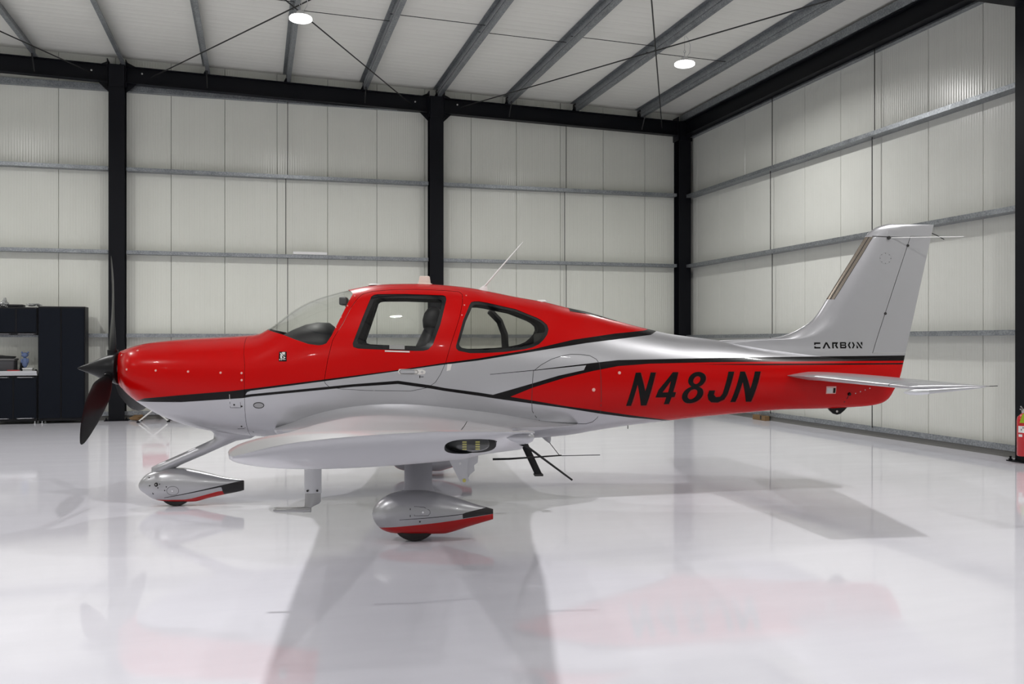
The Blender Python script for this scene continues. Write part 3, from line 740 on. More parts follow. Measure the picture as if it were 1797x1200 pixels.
# ---------------------------------------------------------------- draping of seams, letters and plates
def drape(name, outlines, m, parent, skin=SK, sg=-1, off=.0012, maxlen=.035, thick=None):
    """outlines: list of (outer, [holes]) in (x, z), laid on the skin seen from the side"""
    bm = NB()
    for outer, holes in outlines:
        loops = [[Vector((p[0], p[1], 0)) for p in l_] for l_ in [outer]+holes]
        flat = [p for l_ in loops for p in l_]
        vv = [bm.verts.new((p.x, 0, p.y)) for p in flat]
        for t_ in tessellate_polygon(loops):
            try: bm.faces.new([vv[i] for i in t_])
            except ValueError: pass
    for _ in range(5):
        es = [e for e in bm.edges if e.calc_length() > maxlen]
        if not es: break
        bmesh.ops.subdivide_edges(bm, edges=es, cuts=1); bmesh.ops.triangulate(bm, faces=bm.faces[:])
    for v in bm.verts:
        h = skin.side(v.co.x, v.co.z, sg); n = skin.near(h)[1]; v.co = h+n*off
    bmesh.ops.recalc_face_normals(bm, faces=bm.faces[:])
    bm.normal_update()
    up = sum(f_.normal.y*sg*f_.calc_area() for f_ in bm.faces)
    if up < 0: bmesh.ops.reverse_faces(bm, faces=bm.faces[:])
    if thick: bmesh.ops.solidify(bm, geom=bm.faces[:], thickness=-thick if False else thick)
    return obj(name, bm, m, parent, 180 if not thick else 40)
def ribbon(pts, w, closed=False):
    n = len(pts); L = []; Rr = []
    for i in range(n):
        p = Vector(pts[i]); a = Vector(pts[i-1]) if (i or closed) else p; b = Vector(pts[(i+1) % n]) if (i < n-1 or closed) else p
        d = (b-a).normalized(); q = Vector((-d.y, d.x))*w/2; L.append(tuple(p+q)); Rr.append(tuple(p-q))
    return L, Rr
def seam(pts, w, m, parent, closed=False, name='panel_seam', sg=-1, skin=SK, off=.0008):
    d = []
    n = len(pts)
    for i in range(n if closed else n-1):
        a, b = Vector(pts[i]), Vector(pts[(i+1) % n]); k = max(1, int((b-a).length/.04))
        d += [tuple(a.lerp(b, j/k)) for j in range(k)]
    if not closed: d.append(tuple(pts[-1]))
    L, Rr = ribbon(d, w, closed); bm = NB()
    def V_(p): h = skin.side(p[0], p[1], sg); return bm.verts.new(h+skin.near(h)[1]*off)
    a = [V_(p) for p in L]; b = [V_(p) for p in Rr]
    for i in range(len(a) if closed else len(a)-1):
        j = (i+1) % len(a); bm.faces.new((a[i], a[j], b[j], b[i]))
    bmesh.ops.recalc_face_normals(bm, faces=bm.faces[:]); bm.normal_update()
    if sum(f_.normal.y*sg for f_ in bm.faces) < 0: bmesh.ops.reverse_faces(bm, faces=bm.faces[:])
    return obj(name, bm, m, parent, 180)
def disc(name, x, z, r_, m, parent, skin=SK, sg=-1, h=.004, n=10):
    p = skin.side(x, z, sg); nn = skin.near(p)[1]; bm = NB()
    a, b = frame_of(nn); bo = [bm.verts.new(p-nn*.002+(a*math.cos(2*math.pi*k/n)+b*math.sin(2*math.pi*k/n))*r_) for k in range(n)]
    tp = [bm.verts.new(p+nn*h+(a*math.cos(2*math.pi*k/n)+b*math.sin(2*math.pi*k/n))*r_*.75) for k in range(n)]
    bm.faces.new(tp)
    for k in range(n): bm.faces.new((bo[k], bo[(k+1) % n], tp[(k+1) % n], tp[k]))
    bmesh.ops.recalc_face_normals(bm, faces=bm.faces[:]); return obj(name, bm, m, parent)
P_BAG = [(4.034,1.160),(4.040,1.220),(4.112,1.275),(4.206,1.324),(4.295,1.351),(4.385,1.366),(4.480,1.363),(4.559,1.353),(4.617,1.322),(4.647,1.281),(4.656,1.210),(4.664,.965),(4.667,.849),(4.642,.790),(4.604,.752),(4.542,.735),(4.176,.746),(4.111,.772),(4.067,.816),(4.033,.868),(4.025,.975)]
tag(seam(P_BAG, .005, M['seam'], FUS, True, 'baggage_door_seam'), 'thin dark outline of the baggage door')
seam([(3.425,1.86),(3.44,1.93)], .005, M['seam'], FUS)
seam([(1.537,.735),(1.60,.69),(1.66,.65)], .005, M['seam'], FUS)
seam([(1.47,.72),(1.533,.725)], .004, M['seam'], COWL)
seam([(1.44,.97),(1.44,1.03)], .004, M['decal_white'], COWL); seam([(1.44,.967),(1.44,.915),(1.53,.915),(1.53,.962)], .004, M['seam'], COWL)
for x, z in ((.554,1.24),(.818,1.233),(1.093,1.224),(1.367,1.214),(1.544,1.211),(1.545,1.151),(.62,1.40),(.44,1.36)): disc('fastener', x, z, .011, M['rivet'], COWL)
for x, z in ((1.538,.926),(1.512,.745),(1.475,.94)): disc('fastener', x, z, .009, M['seam'], COWL)
for x, z, r_ in ((4.833,1.198,.016),(4.592,1.048,.018)): disc('fastener', x, z, r_, M['rivet'], FUS)
for x, z in ((2.33,1.60),(2.37,1.69),(2.42,1.79),(2.475,1.88),(3.46,1.89),(3.44,1.80),(3.415,1.71)): disc('fastener', x, z, .007, M['rivet'], FUS)
def oval(cx_, cz, rx, rz, n=20): return [(cx_+rx*math.cos(2*math.pi*k/n), cz+rz*math.sin(2*math.pi*k/n)) for k in range(n)]
vent = drape('cooling_vent', [(oval(1.684, .936, .044, .024), [])], mat('vent_mesh', (.30, .30, .31), .5), FUS)
seam(oval(1.684, .936, .044, .024), .006, M['seam'], vent, True, 'vent_rim', off=.002)
# door handle, lock, small marks
hd = drape('door_handle', [([(2.875,1.200),(2.862,1.222),(2.875,1.244),(3.07,1.240),(3.095,1.228),(3.10,1.215),(3.09,1.200),(3.06,1.196)], [])], M['decal_white'], DOOR, thick=.004)
drape('pull_paddle', [([(2.888,1.206),(2.876,1.222),(2.888,1.238),(3.00,1.233),(3.01,1.22),(3.0,1.204)], [])], M['silver'], hd, off=.006, thick=.004)
seam([(2.888,1.206),(2.876,1.222),(2.888,1.238),(3.025,1.234),(3.035,1.218),(3.025,1.203)], .004, M['seam'], hd, True, 'paddle_gap', off=.0064)
disc('key_lock', 3.068, 1.219, .012, M['chrome'], hd, h=.009)
drape('latch_mark', [([(3.046,1.166),(3.054,1.166),(3.054,1.188),(3.046,1.188)], []), ([(3.058,1.174),(3.082,1.174),(3.082,1.179),(3.058,1.179)], [])], M['decal_black'], DOOR)
drape('door_grip', [([(3.278,1.225),(3.312,1.232),(3.325,1.285),(3.285,1.285)], [])], M['decal_white'], FUS)
drape('sill_strip', [([(2.752,1.392),(2.963,1.385),(2.963,1.396),(2.752,1.403)], [])], M['decal_white'], DOOR, off=.004, thick=.004)
drape('window_latch', [([(2.79,1.415),(2.92,1.411),(2.92,1.45),(2.79,1.45)], [])], mat('clear_latch', (.25, .25, .24), .3), DOOR, off=.003)
# registration, model word and emblem
def cropmap(x0, z0, x1, z1, X0, Z0, X1, Z1): return lambda p: (x0+(p[0]-X0)*(x1-x0)/(X1-X0), z0+(p[1]-Z0)*(z1-z0)/(Z1-Z0))
def regmap(p):
    # traced letter sheet -> fuselage side, following the small taper of the tail
    u_ = (p[0]-130)/(1690-130); x = 4.905+u_*(6.205-4.905)*1.0
    zt = 1.200+(1.199-1.200)*u_; zb = .905+(.912-.905)*u_
    k = (p[1]-88)/(475-88); return (x, zt+(zb-zt)*k)
def ringp(cx_, cy_, rx, ry, sk, n=28): return [(cx_+rx*math.cos(2*math.pi*k/n)-sk*ry*math.sin(2*math.pi*k/n), cy_+ry*math.sin(2*math.pi*k/n)) for k in range(n)]
REG = [[([(130,485),(228,90),(285,88),(340,310),(400,88),(460,90),(365,485),(300,485),(250,235),(188,485)], [])],
       [([(460,390),(490,300),(655,88),(720,88),(662,330),(695,330),(682,390),(648,390),(625,475),(565,475),(585,390)], [[(540,330),(632,195),(603,330)]])],
       [(ringp(935, 180, 103, 95, .18), [ringp(932, 186, 40, 48, .25)]), (ringp(890, 365, 122, 106, .22), [ringp(888, 358, 52, 62, .3)])],
       [([(1065,375),(1080,315),(1150,315),(1140,370),(1165,400),(1215,395),(1240,360),(1305,85),(1375,85),(1300,370),(1270,430),(1200,468),(1120,463),(1080,430)], [])],
       [([(1345,465),(1445,85),(1500,85),(1565,300),(1620,85),(1690,85),(1595,465),(1530,465),(1472,220),(1408,465)], [])]]
for let in REG:
    L_ = drape('registration_letter', [([regmap(p) for p in o_], [[regmap(p) for p in h] for h in hs]) for o_, hs in let], M['decal_black'], FUS, off=.0016)
    for o_, hs in let:
        for q in [o_]+hs: seam([regmap((p[0]+9, p[1]+7)) for p in q], .003, M['seam'], L_, True, 'letter_outline', off=.0009)
em = drape('emblem', [([(1.856,1.310),(1.923,1.310),(1.920,1.392),(1.856,1.392)], [])], M['decal_black'], FUS)
em_map = cropmap(1.856, 1.392, 1.920, 1.310, 465, 440, 805, 840)
drape('emblem_mark', [([em_map(p) for p in q], []) for q in (
    [(505,485),(555,490),(660,610),(700,640),(770,680),(690,725),(640,720),(700,670),(620,610),(540,560),(525,530)],
    [(580,475),(640,455),(740,465),(745,620),(725,600),(715,520),(690,530),(690,580),(640,560)],
    [(525,580),(560,570),(620,640),(600,660),(640,720),(560,730),(530,690)],
    [(490,740),(530,740),(530,790),(490,790)], [(560,745),(610,745),(610,790),(560,790)], [(630,748),(770,748),(770,772),(630,772)])], M['decal_white'], em, off=.002)
# small marks of the tail cone
pn = drape('access_cover', [([(6.872,.984),(6.975,.984),(6.975,1.055),(6.872,1.055)], [])], M['rivet'], FUS)
drape('cover_plate', [([(6.880,.992),(6.94,.992),(6.94,1.04),(6.880,1.04)], [])], M['decal_white'], pn, off=.003)
drape('cover_gap', [([(6.945,.992),(6.968,.992),(6.968,1.04),(6.945,1.04)], [])], M['decal_black'], pn, off=.003)
for k in range(4): disc('fastener', 7.185+.05*k, .985+.016*k, .006, M['decal_white'], FUS)
seam([(7.12,.985),(7.105,.94),(7.06,.86)], .008, M['decal_black'], FUS, name='tail_cable'); disc('cable_gland', 7.118, .98, .018, M['decal_black'], FUS, h=.015)
bm = NB(); prism(bm, [(6.95,.85),(6.975,.815),(7.012,.783),(7.047,.774),(7.082,.783),(7.12,.815),(7.155,.85)], -.012, .012); obj('tail_skid', bm, M['gloss_black'], AC)
bm = NB(); lathe(bm, [(.011, -.014), (.011, .014)], 12, (7.046, 0, .806), 'y'); tag(obj('skid_eye', bm, M['decal_white'], AC), 'pale eye in the black tail skid')
# rear window strip high on the cabin, roof fittings
bm = NB(); gx = np.linspace(4.42, 4.88, 14); gy = np.linspace(-1, 1, 9)
def topz(x, y): 
    h = SK.b.ray_cast(Vector((x, y, 4)), Vector((0, 0, -1))); return h[0]+SK.near(h[0])[1]*.002
gv = [[bm.verts.new(topz(x, y*(.17-.10*(x-4.42)/.46)-.0)) for y in gy] for x in gx]
for i in range(13):
    for j in range(8): bm.faces.new((gv[i][j], gv[i+1][j], gv[i+1][j+1], gv[i][j+1]))
bmesh.ops.recalc_face_normals(bm, faces=bm.faces[:]); obj('rear_window', bm, M['frit'], FUS, 180)
drape('roof_vent', [([(3.93,1.80),(4.0,1.785),(4.01,1.80),(3.935,1.818)], [])], M['paint'], FUS, thick=.006)
bm = NB(); lathe(bm, [(.062, 0), (.06, .008), (.045, .014), (.001, .016)], 20, (2.635, -.06, 1.992)); tag(obj('antenna_puck', bm, M['white'], AC, 40), 'white antenna puck above the door')
bm = NB(); lathe(bm, [(.05, 0), (.045, .012), (.03, .02), (.001, .022)], 20, (4.175, -.03, 1.848)); tag(obj('antenna_puck', bm, M['white'], AC, 40), 'white antenna puck behind the rear side window')
bm = NB()
ring_loft(bm, [[(3.088+a*.072*k, b*.04*k, z) for a, b in ((-1,-.6),(-.6,-1),(.6,-1),(1,-.6),(1,.6),(.6,1),(-.6,1),(-1,.6))] for k, z in ((1.0, 2.002), (.95, 2.012), (.78, 2.018), (.66, 2.078), (.55, 2.084))])
tag(obj('roof_beacon', bm, mat('cream_beacon', (.72, .62, .55), .4), AC), 'cream block beacon on the cabin roof')
bm = NB(); ring_loft(bm, [[(3.630+a*.045*k+dx, b*.014*k, z) for a, b in ((-1,0),(-.4,-1),(.6,-.8),(1,0),(.6,.8),(-.4,1))] for k, z, dx in ((1, 1.945, 0), (.8, 1.975, .005), (.35, 2.0, .015))]); wb = obj('whip_antenna_base', bm, M['white'], AC, 40)
bm = NB(); tube(bm, [(3.642, 0, 1.99), (3.83, 0, 2.21), (4.005, 0, 2.41)], [.008, .006, .004], 8); obj('whip_antenna', bm, M['white'], AC, 60)
# ================================================================ wings
NC = 26
SS = [.5*(1-math.cos(math.pi*i/NC)) for i in range(NC+1)]
def naca(s): return (.2969*math.sqrt(s)-.126*s-.3516*s*s+.2843*s**3-.1036*s**4)/.1002*.5*2/2*1.0
NMAX = max(naca(s) for s in np.linspace(0, 1, 200))
def fu(s): return naca(s)/NMAX
def smooth(a): a = min(max(a, 0), 1); return a*a*(3-2*a)
W_XL = pchip([(.30,1.80),(.60,1.82),(.75,1.86),(.85,1.95),(.95,2.11),(1.05,2.21),(1.2,2.28),(3.0,2.37),(5.3,2.485),(5.5,2.490),(5.6,2.503),(5.66,2.517),(5.72,2.530),(5.78,2.545),(5.84,2.565)])
W_XT = pchip([(.30,4.48),(.52,4.40),(.60,4.30),(.70,4.14),(.85,3.95),(1.0,3.84),(3.0,3.645),(5.3,3.435),(5.84,3.425)])
W_ZC = pchip([(.30,.735),(.6,.735),(.85,.752),(1.05,.768),(5.84,.768+.0775*4.79)])
W_UP = pchip([(.30,.30),(.50,.275),(.57,.235),(.65,.178),(.75,.142),(.88,.125),(1.05,.120),(3.0,.098),(5.3,.072),(5.84,.072)])
W_LO = pchip([(.30,.15),(.6,.13),(.85,.085),(1.05,.075),(3.0,.062),(5.3,.046),(5.84,.046)])
CREASE = pchip([(0,1.152),(.06,1.164),(.115,1.176),(.2,1.189),(.33,1.201),(.44,1.208),(.55,1.213),(.72,1.217),(1,1.213)])
def wing_ring(y):
    xl, xt, zc, up, lo = W_XL(y), W_XT(y), W_ZC(y), W_UP(y), W_LO(y)
    b = (y-5.30)/.54; bu = smooth(b)**1.2 if b > 0 else 0
    q = min(1, max(0, (y-5.52)/.32)); bl = 1-math.sqrt(max(0, 1-q*q)); bl = bl*.8+q*.2
    rk = smooth((1.12-y)/.35)
    def up_f(s): return fu(s)*(1-rk)+rk*max(0, math.sin(math.pi*s**.75))**1.6
    top = []; bot = []
    for s in SS:
        zt = zc+up*up_f(s)+.004*s; zb = zc-lo*fu(s)+.004*s-.002*s
        c = CREASE(s); be = bl+(bu-bl)*smooth((s-.78)/.2) if b > 0 else 0
        top.append((xl+s*(xt-xl), zt+(c-zt)*bu)); bot.append((xl+s*(xt-xl), zb+(c-.004-zb)*be))
    top[-1] = (top[-1][0], max(top[-1][1], bot[-1][1]+.004))
    return top, bot
YW = list(np.concatenate([[.30,.40,.48,.53,.57,.61,.65,.70,.76,.83,.92,1.05,1.4], np.linspace(2.0, 5.2, 8), np.linspace(5.3, 5.7, 8), [5.73,5.76,5.785,5.805,5.82,5.832,5.84]]))
def wing_solid(sg):
    bm = NB(); rings = []
    for y in YW:
        t_, b_ = wing_ring(y)
        rings.append([(x, sg*y, z) for x, z in t_]+[(x, sg*y, z) for x, z in b_[-1:0:-1]])
    ring_loft(bm, rings); return bm
def plan(poly): bm = NB(); prism(bm, poly, .2, 2.0, 'z', 1); return tmp(bm)
def aft(y, f_): return W_XL(y)+f_*(W_XT(y)-W_XL(y))
SKW = None
for sg in (-1, 1):
    bm = wing_solid(sg); sk = Skin(bm); w = tmp(bm)
    if sg < 0: SKW = sk
    h = sk.b.ray_cast(Vector((3.245, sg*8, 1.137)), Vector((0, -sg, 0)))
    LP = Vector((3.245, h[0].y, 1.164)); LN = Vector((0, sg, 0))
    cb = NB(); ring_loft(cb, [[(LP.x+.081*k*math.copysign(abs(math.cos(a))**.75, math.cos(a)), LP.y+sg*d, LP.z+.029*k*math.copysign(abs(math.sin(a))**.75, math.sin(a))+.0*d) for a in np.linspace(0, 2*math.pi, 36, endpoint=False)] for d, k in ((-.012, .94), (.0, 1.0), (.2, 1.0))], True, 1)
    cb = tmp(cb); boolop(w, cb, 'DIFFERENCE'); kill(cb)
    pieces = []
    for nm, y0, y1 in (('flap', 1.02, 3.05), ('aileron', 3.07, 5.22)):
        def quad(d): return [(aft(y0, .76)-d, sg*(y0-d)), (aft(y1, .76)-d, sg*(y1+d)), (5.0, sg*(y1+d)), (5.0, sg*(y0-d))]
        c = plan(quad(0)); p = dup_tmp(w); boolop(p, c, 'INTERSECT'); kill(c); pieces.append((nm, p))
        c = plan(quad(.005)); boolop(w, c, 'DIFFERENCE'); kill(c)
    WG = finish(w, 'wing', AC, [M['silver'], M['silver']], sk)
    for nm, p in pieces: finish(p, nm, AC, [M['silver'], M['silver']], sk)
    # tip light: recessed housing, clear lens, led boards
    ct = Vector((3.245, 0, 1.155))
    if True:
        p = LP; n = LN
        ex = Vector((1, 0, 0)); ex = (ex-n*ex.dot(n)).normalized(); ez = n.cross(ex)*(1 if sg > 0 else -1)
        if ez.z < 0: ez = -ez
        def dome(bm, a, b, hgt, off=0, n1=28, n2=6, sink=.006, sup=2.6):
            rings = []
            for j in range(n2+1):
                ph = (math.pi/2)*j/n2; rr = math.cos(ph)
                if j == n2: rr = .05
                ring = []
                for k in range(n1):
                    t_ = 2*math.pi*k/n1; c, s = math.cos(t_), math.sin(t_)
                    ring.append(p+ex*(off+a*max(rr, .05)*math.copysign(abs(c)**(2/sup), c))+ez*(b*rr*math.copysign(abs(s)**(2/sup), s))+n*(-sink+(hgt+sink)*math.sin(ph)))
                rings.append(ring)
            ring_loft(bm, rings)
        bm = NB(); dome(bm, .0805, .0287, -.004, 0, n2=3, sup=2.7, sink=.0118); lh = obj('tip_light', bm, M['lamp_black'], AC, 50); tag(lh, 'black housing with clear lens in the wing tip')
        bm = NB(); dome(bm, .063, .0235, .024, -.003, sink=.004); obj('lens', bm, M['lens_clear'], lh, 60)
        for dx in (-.018, .022):
            bm = NB()
            for q in range(4):
                c0 = p+ex*(dx)+ez*(-.0155+.0072*q)-n*.002
                ring_loft(bm, [[c0+ex*a+ez*b for a, b in ((-.0065,-.0022),(.0065,-.0022),(.0065,.0022),(-.0065,.0022))], [c0+n*.004+ex*a+ez*b for a, b in ((-.0065,-.0022),(.0065,-.0022),(.0065,.0022),(-.0065,.0022))]])
            obj('led_board', bm, M['led_yellow'], lh)
    # aileron horn at the tip and wick below it
    bm = NB(); kc = Vector((3.405, sg*5.70, 1.184))
    ring_loft(bm, [[kc+Vector((dx, r_*.9*math.cos(a)*1.0, r_*math.sin(a))) for a in np.linspace(0, 2*math.pi, 14, endpoint=False)] for dx, r_ in ((-.05,.002),(-.035,.012),(-.01,.020),(.015,.021),(.03,.013),(.036,.003))])
    obj('aileron_horn', bm, M['silver'], AC, 60)
    bm = NB(); tube(bm, [(3.40, sg*5.5, 1.147), (3.44, sg*5.5, 1.132), (3.59, sg*5.5, 1.020)], [.005, .0045, .0035], 6); obj('static_wick', bm, M['gloss_black'], AC)
    bm = NB(); tube(bm, [(3.47, sg*3.5, .834), (3.56, sg*3.5, .835), (3.85, sg*3.5, .851)], [.0065, .006, .004], 6); obj('static_wick', bm, M['gloss_black'], AC)
# flap hinge arms and pitot mast under the wing
for sg in (-1, 1):
    y = sg*3.4
    bm = NB(); prism(bm, [(3.215,.86),(3.345,.86),(3.333,.745),(3.347,.705),(3.335,.69),(3.318,.684),(3.300,.692),(3.288,.712)], y-.006, y+.006); ha = obj('flap_hinge', bm, M['silver'], AC)
    bm = NB(); lathe(bm, [(.010, -.011), (.010, .011), (.001, .011)], 10, (3.318, y, .706), 'y'); obj('pivot_bolt', bm, M['led_yellow'], ha)
    bm = NB(); lathe(bm, [(.007, -.010), (.007, .010), (.001, .010)], 10, (3.295, y, .80), 'y'); obj('bolt', bm, M['bolt'], ha)
    bm = NB(); prism(bm, [(3.325,.86),(3.40,.86),(3.395,.80),(3.375,.785),(3.378,.755),(3.350,.73),(3.335,.70),(3.325,.74)], y+.03, y+.04); obj('flap_hinge', bm, M['silver'], AC)
bm = NB()
ring_loft(bm, [[(2.49+a*.047*kx, -3.4+b*.012, z) for a, b in ((-1,0),(-.8,.7),(0,1),(.8,.6),(1,0),(.8,-.6),(0,-1),(-.8,-.7))] for z, kx in ((.88, 1), (.70, 1), (.647, 1))])
pm = obj('pitot_mast', bm, M['silver'], AC, 40); tag(pm, 'grey mast with bare metal L-shaped probe under the near wing')
for x in (2.462, 2.515):
    bm = NB(); lathe(bm, [(.006, -.015), (.006, .015)], 8, (x, -3.4, .662), 'y'); obj('bolt', bm, M['seam'], pm)
bm = NB()
ring_loft(bm, [[(cx_+a*w_, -3.4+b*.011, z+a*dz) for a, b in ((-1,0),(-.8,.7),(0,1),(.8,.7),(1,0),(.8,-.7),(0,-1),(-.8,-.7))] for cx_, w_, z, dz in ((2.490,.043,.646,0),(2.490,.043,.60,.0),(2.484,.040,.578,.012),(2.470,.030,.562,.018),(2.455,.02,.556,.019))])
tube(bm, [(2.48, -3.4, .559), (2.30, -3.4, .559), (2.285, -3.4, .559), (2.278, -3.4, .559)], [.0165, .014, .012, .009], 12)
obj('pitot_tube', bm, mat('heat_stained_metal', (.30, .30, .30), .28, .9), pm, 50)
# wing walk strip near the root
# entry step and belly aerials
bm = NB(); ring_loft(bm, [[(x+a*.032, -.75+b*.016, z) for a, b in ((-1,-.6),(-.6,-1),(.6,-1),(1,-.6),(1,.6),(.6,1),(-.6,1),(-1,.6))] for x, z in ((3.905, .70), (3.925, .63), (4.055, .352))])
st = obj('entry_step', bm, M['gloss_black'], AC, 40)
bm = NB(); box(bm, 4.02, 4.095, -.79, -.70, .335, .352, bev=.004); obj('step_pad', bm, M['rubber'], st)
bm = NB(); ring_loft(bm, [[(x+a*w_, -.02+b*.008, z) for a, b in ((-1,0),(0,-1),(1,0),(0,1))] for x, w_, z in ((4.215, .05, .60), (4.235, .03, .56), (4.25, .008, .532))]); bf = obj('belly_antenna', bm, M['silver'], AC)
bm = NB(); tube(bm, [(4.25, -.02, .535), (4.34, -.02, .42), (4.365, -.02, .41), (4.73, -.02, .414)], .0038, 6); obj('antenna_rod', bm, M['rod'], bf)
bm = NB(); tube(bm, [(5.0, 0, .70), (5.0, 0, .655)], .004, 6); obj('drain_pipe', bm, M['gloss_black'], AC)

# ================================================================ fin, rudder, stabiliser
L_LE = pchip([(1.20,5.55),(1.40,5.60),(1.455,5.66),(1.487,5.85),(1.497,6.05),(1.502,6.22),(1.511,6.383),(1.554,6.575),(1.615,6.70),(1.684,6.80),(1.876,6.938),(2.10,7.083),(2.35,7.245),(2.496,7.339),(2.535,7.373),(2.580,7.435),(2.603,7.50),(2.618,7.56)])
def L_TE(z): return 7.737+(z-1.348)*.2304
F_T = pchip([(1.20,.085),(1.36,.072),(1.45,.060),(1.6,.052),(2.0,.044),(2.5,.033),(2.56,.030),(2.60,.020),(2.621,.006)])
ZF = list(np.concatenate([[1.20,1.30,1.36,1.40,1.43,1.455,1.47,1.487,1.495,1.50,1.506,1.511,1.53,1.554,1.585,1.615,1.65,1.684], np.linspace(1.74, 2.48, 13), [2.505,2.535,2.56,2.58,2.595,2.606,2.614,2.6185]]))
FC = [.5*(1-math.cos(math.pi*i/30)) for i in range(31)]
def fin_solid():
    bm = NB(); rings = []
    for z in ZF:
        xl, xt, t_ = L_LE(min(z, 2.618)), L_TE(z), F_T(z); c = xt-xl
        def half(s):
            d = s*c; dm = .30*min(c, 1.0)
            h = math.sqrt(max(0, 1-(1-min(d/dm, 1))**2)) if d < dm else 1.0
            e = (1-s)*c; k = min(1, e/(.62*min(c, 1.0))); return t_*h*(k**.9)+.003*min(1, d/.03)
        rings.append([(xl+s*c, half(s), z) for s in FC]+[(xl+s*c, -half(s), z) for s in FC[-1:0:-1]])
    ring_loft(bm, rings); return bm
bm = fin_solid(); SKF = Skin(bm); fin = tmp(bm)
HB = lambda z: 7.385+(z-1.354)*(7.766-7.385)/(2.445-1.354)
c = P_([(HB(1.37), 1.37), (HB(2.50), 2.50), (9, 2.50), (9, 1.37)]); rud = dup_tmp(fin); boolop(rud, c, 'INTERSECT'); kill(c)
c = P_([(HB(1.366)-.006, 1.366), (HB(2.504)-.006, 2.504), (9, 2.504), (9, 1.366)]); boolop(fin, c, 'DIFFERENCE'); kill(c)
FIN = finish(fin, 'vertical_fin', AC, [M['paint'], M['silver']], SKF); RUD = finish(rud, 'rudder', AC, [M['paint'], M['silver']], SKF)
CARB = [[(285,175),(447,175),(447,208),(322,208),(322,228),(285,228)], [(285,258),(322,258),(322,272),(447,272),(447,303),(285,303)],
        [(497,303),(580,172),(622,172),(708,303),(660,303),(600,208),(545,303)],
        [(752,172),(912,172),(870,232),(910,300),(862,300),(822,236),(850,205),(792,205),(792,300),(752,300)],
        ([(958,170),(1105,170),(1122,190),(1105,232),(1125,262),(1105,300),(958,300)], [[(995,198),(1082,198),(1082,220),(995,220)], [(995,246),(1082,246),(1082,270),(995,270)]]),
        [(1158,232),(1200,170),(1245,170),(1203,232),(1245,300),(1200,300)], [(1268,170),(1310,170),(1352,232),(1310,300),(1268,300),(1308,232)],
        [(1395,300),(1395,222),(1440,270),(1440,300)], [(1395,168),(1440,168),(1558,300),(1508,300)], [(1512,168),(1558,168),(1558,252),(1512,200)]]
cmap = cropmap(6.795, 1.4735, 7.280, 1.4125, 285, 170, 1555, 303)
GRP = {0: (0, 1), 1: (2,), 2: (3,), 3: (4,), 4: (5, 6), 5: (7, 8, 9)}
for k, ids in GRP.items():
    ol = []
    for i in ids:
        q = CARB[i]; o_, hs = q if isinstance(q, tuple) else (q, [])
        ol.append(([cmap(p) for p in o_], [[cmap(p) for p in h] for h in hs]))
    drape('model_letter', ol, M['decal_black'], FIN, SKF)
seam(oval(7.520, 2.283, .062, .055), .006, mat('cover_rim', (.36, .36, .37), .5), FIN, True, 'inspection_cover_rim', skin=SKF)
for k in range(8): disc('cover_screw', 7.520+.056*math.cos(k*math.pi/4), 2.283+.049*math.sin(k*math.pi/4), .0045, M['seam'], FIN, SKF, h=.002, n=6)
seam([(7.345,2.498),(7.45,2.494),(7.56,2.490),(7.70,2.487)], .008, M['seam'], FIN, name='tip_cap_seam', skin=SKF)
seam([(7.53,2.50),(7.562,2.606)], .005, mat('soft_seam', (.40, .40, .42), .4), FIN, name='tip_cap_seam', skin=SKF)
for z in (1.95-.2, 2.41):
    disc('hinge_bracket', HB(z), z, .016, M['seam'], FIN, SKF, h=.008, n=6)
# glass strip along the fin's leading edge
bm = NB(); rows = []
for i in range(17):
    z = 1.885+(2.49-1.885)*i/16; row = []
    for s_ in (-1, 1):
        for j in range(5):
            x = L_LE(z)+.062*(1-j/4 if s_ < 0 else j/4)**2+.0012
            h = SKF.side(x, z, s_); row.append(h+SKF.near(h)[1]*.0016)
    rows.append([bm.verts.new(p) for p in row])
for a, b in zip(rows, rows[1:]):
    for k in range(9): bm.faces.new((a[k], a[k+1], b[k+1], b[k]))
bmesh.ops.recalc_face_normals(bm, faces=bm.faces[:])
ds = obj('leading_edge_panel', bm, mat('porous_metal_strip', (.30, .26, .22), .25, .8), FIN, 180); tag(ds, 'bronze metal strip along the fin leading edge')
e0 = [(L_LE(z)+.064, z) for z in np.linspace(1.885, 2.49, 10)]
seam(e0, .007, M['seam'], ds, name='strip_edge', skin=SKF); seam([(L_LE(1.885)+.002, 1.883), (L_LE(1.885)+.066, 1.883)], .007, M['seam'], ds, name='strip_edge', skin=SKF)
e1 = [(L_LE(z)+.030, z) for z in np.linspace(1.885, 2.49, 10)]; seam(e1, .006, M['seam'], ds, name='strip_edge', skin=SKF, off=.0022)
# whisker aerials
bm = NB(); tube(bm, [(7.555, -.03, 2.482), (8.24, -.16, 2.486)], [.0042, .0028], 6); wa = obj('whisker_antenna', bm, M['white'], AC)
bm = NB(); lathe(bm, [(.016, -.052), (.018, -.03), (.001, -.0)], 12, (7.553, 0, 2.481), 'y'); obj('antenna_socket', bm, M['rubber'], wa, 50)
bm = NB(); tube(bm, [(7.96, .03, 2.54), (8.03, .05, 2.545), (8.10, .07, 2.525), (8.19, .09, 2.487)], .0042, 6); obj('static_wick', bm, M['gloss_black'], AC)

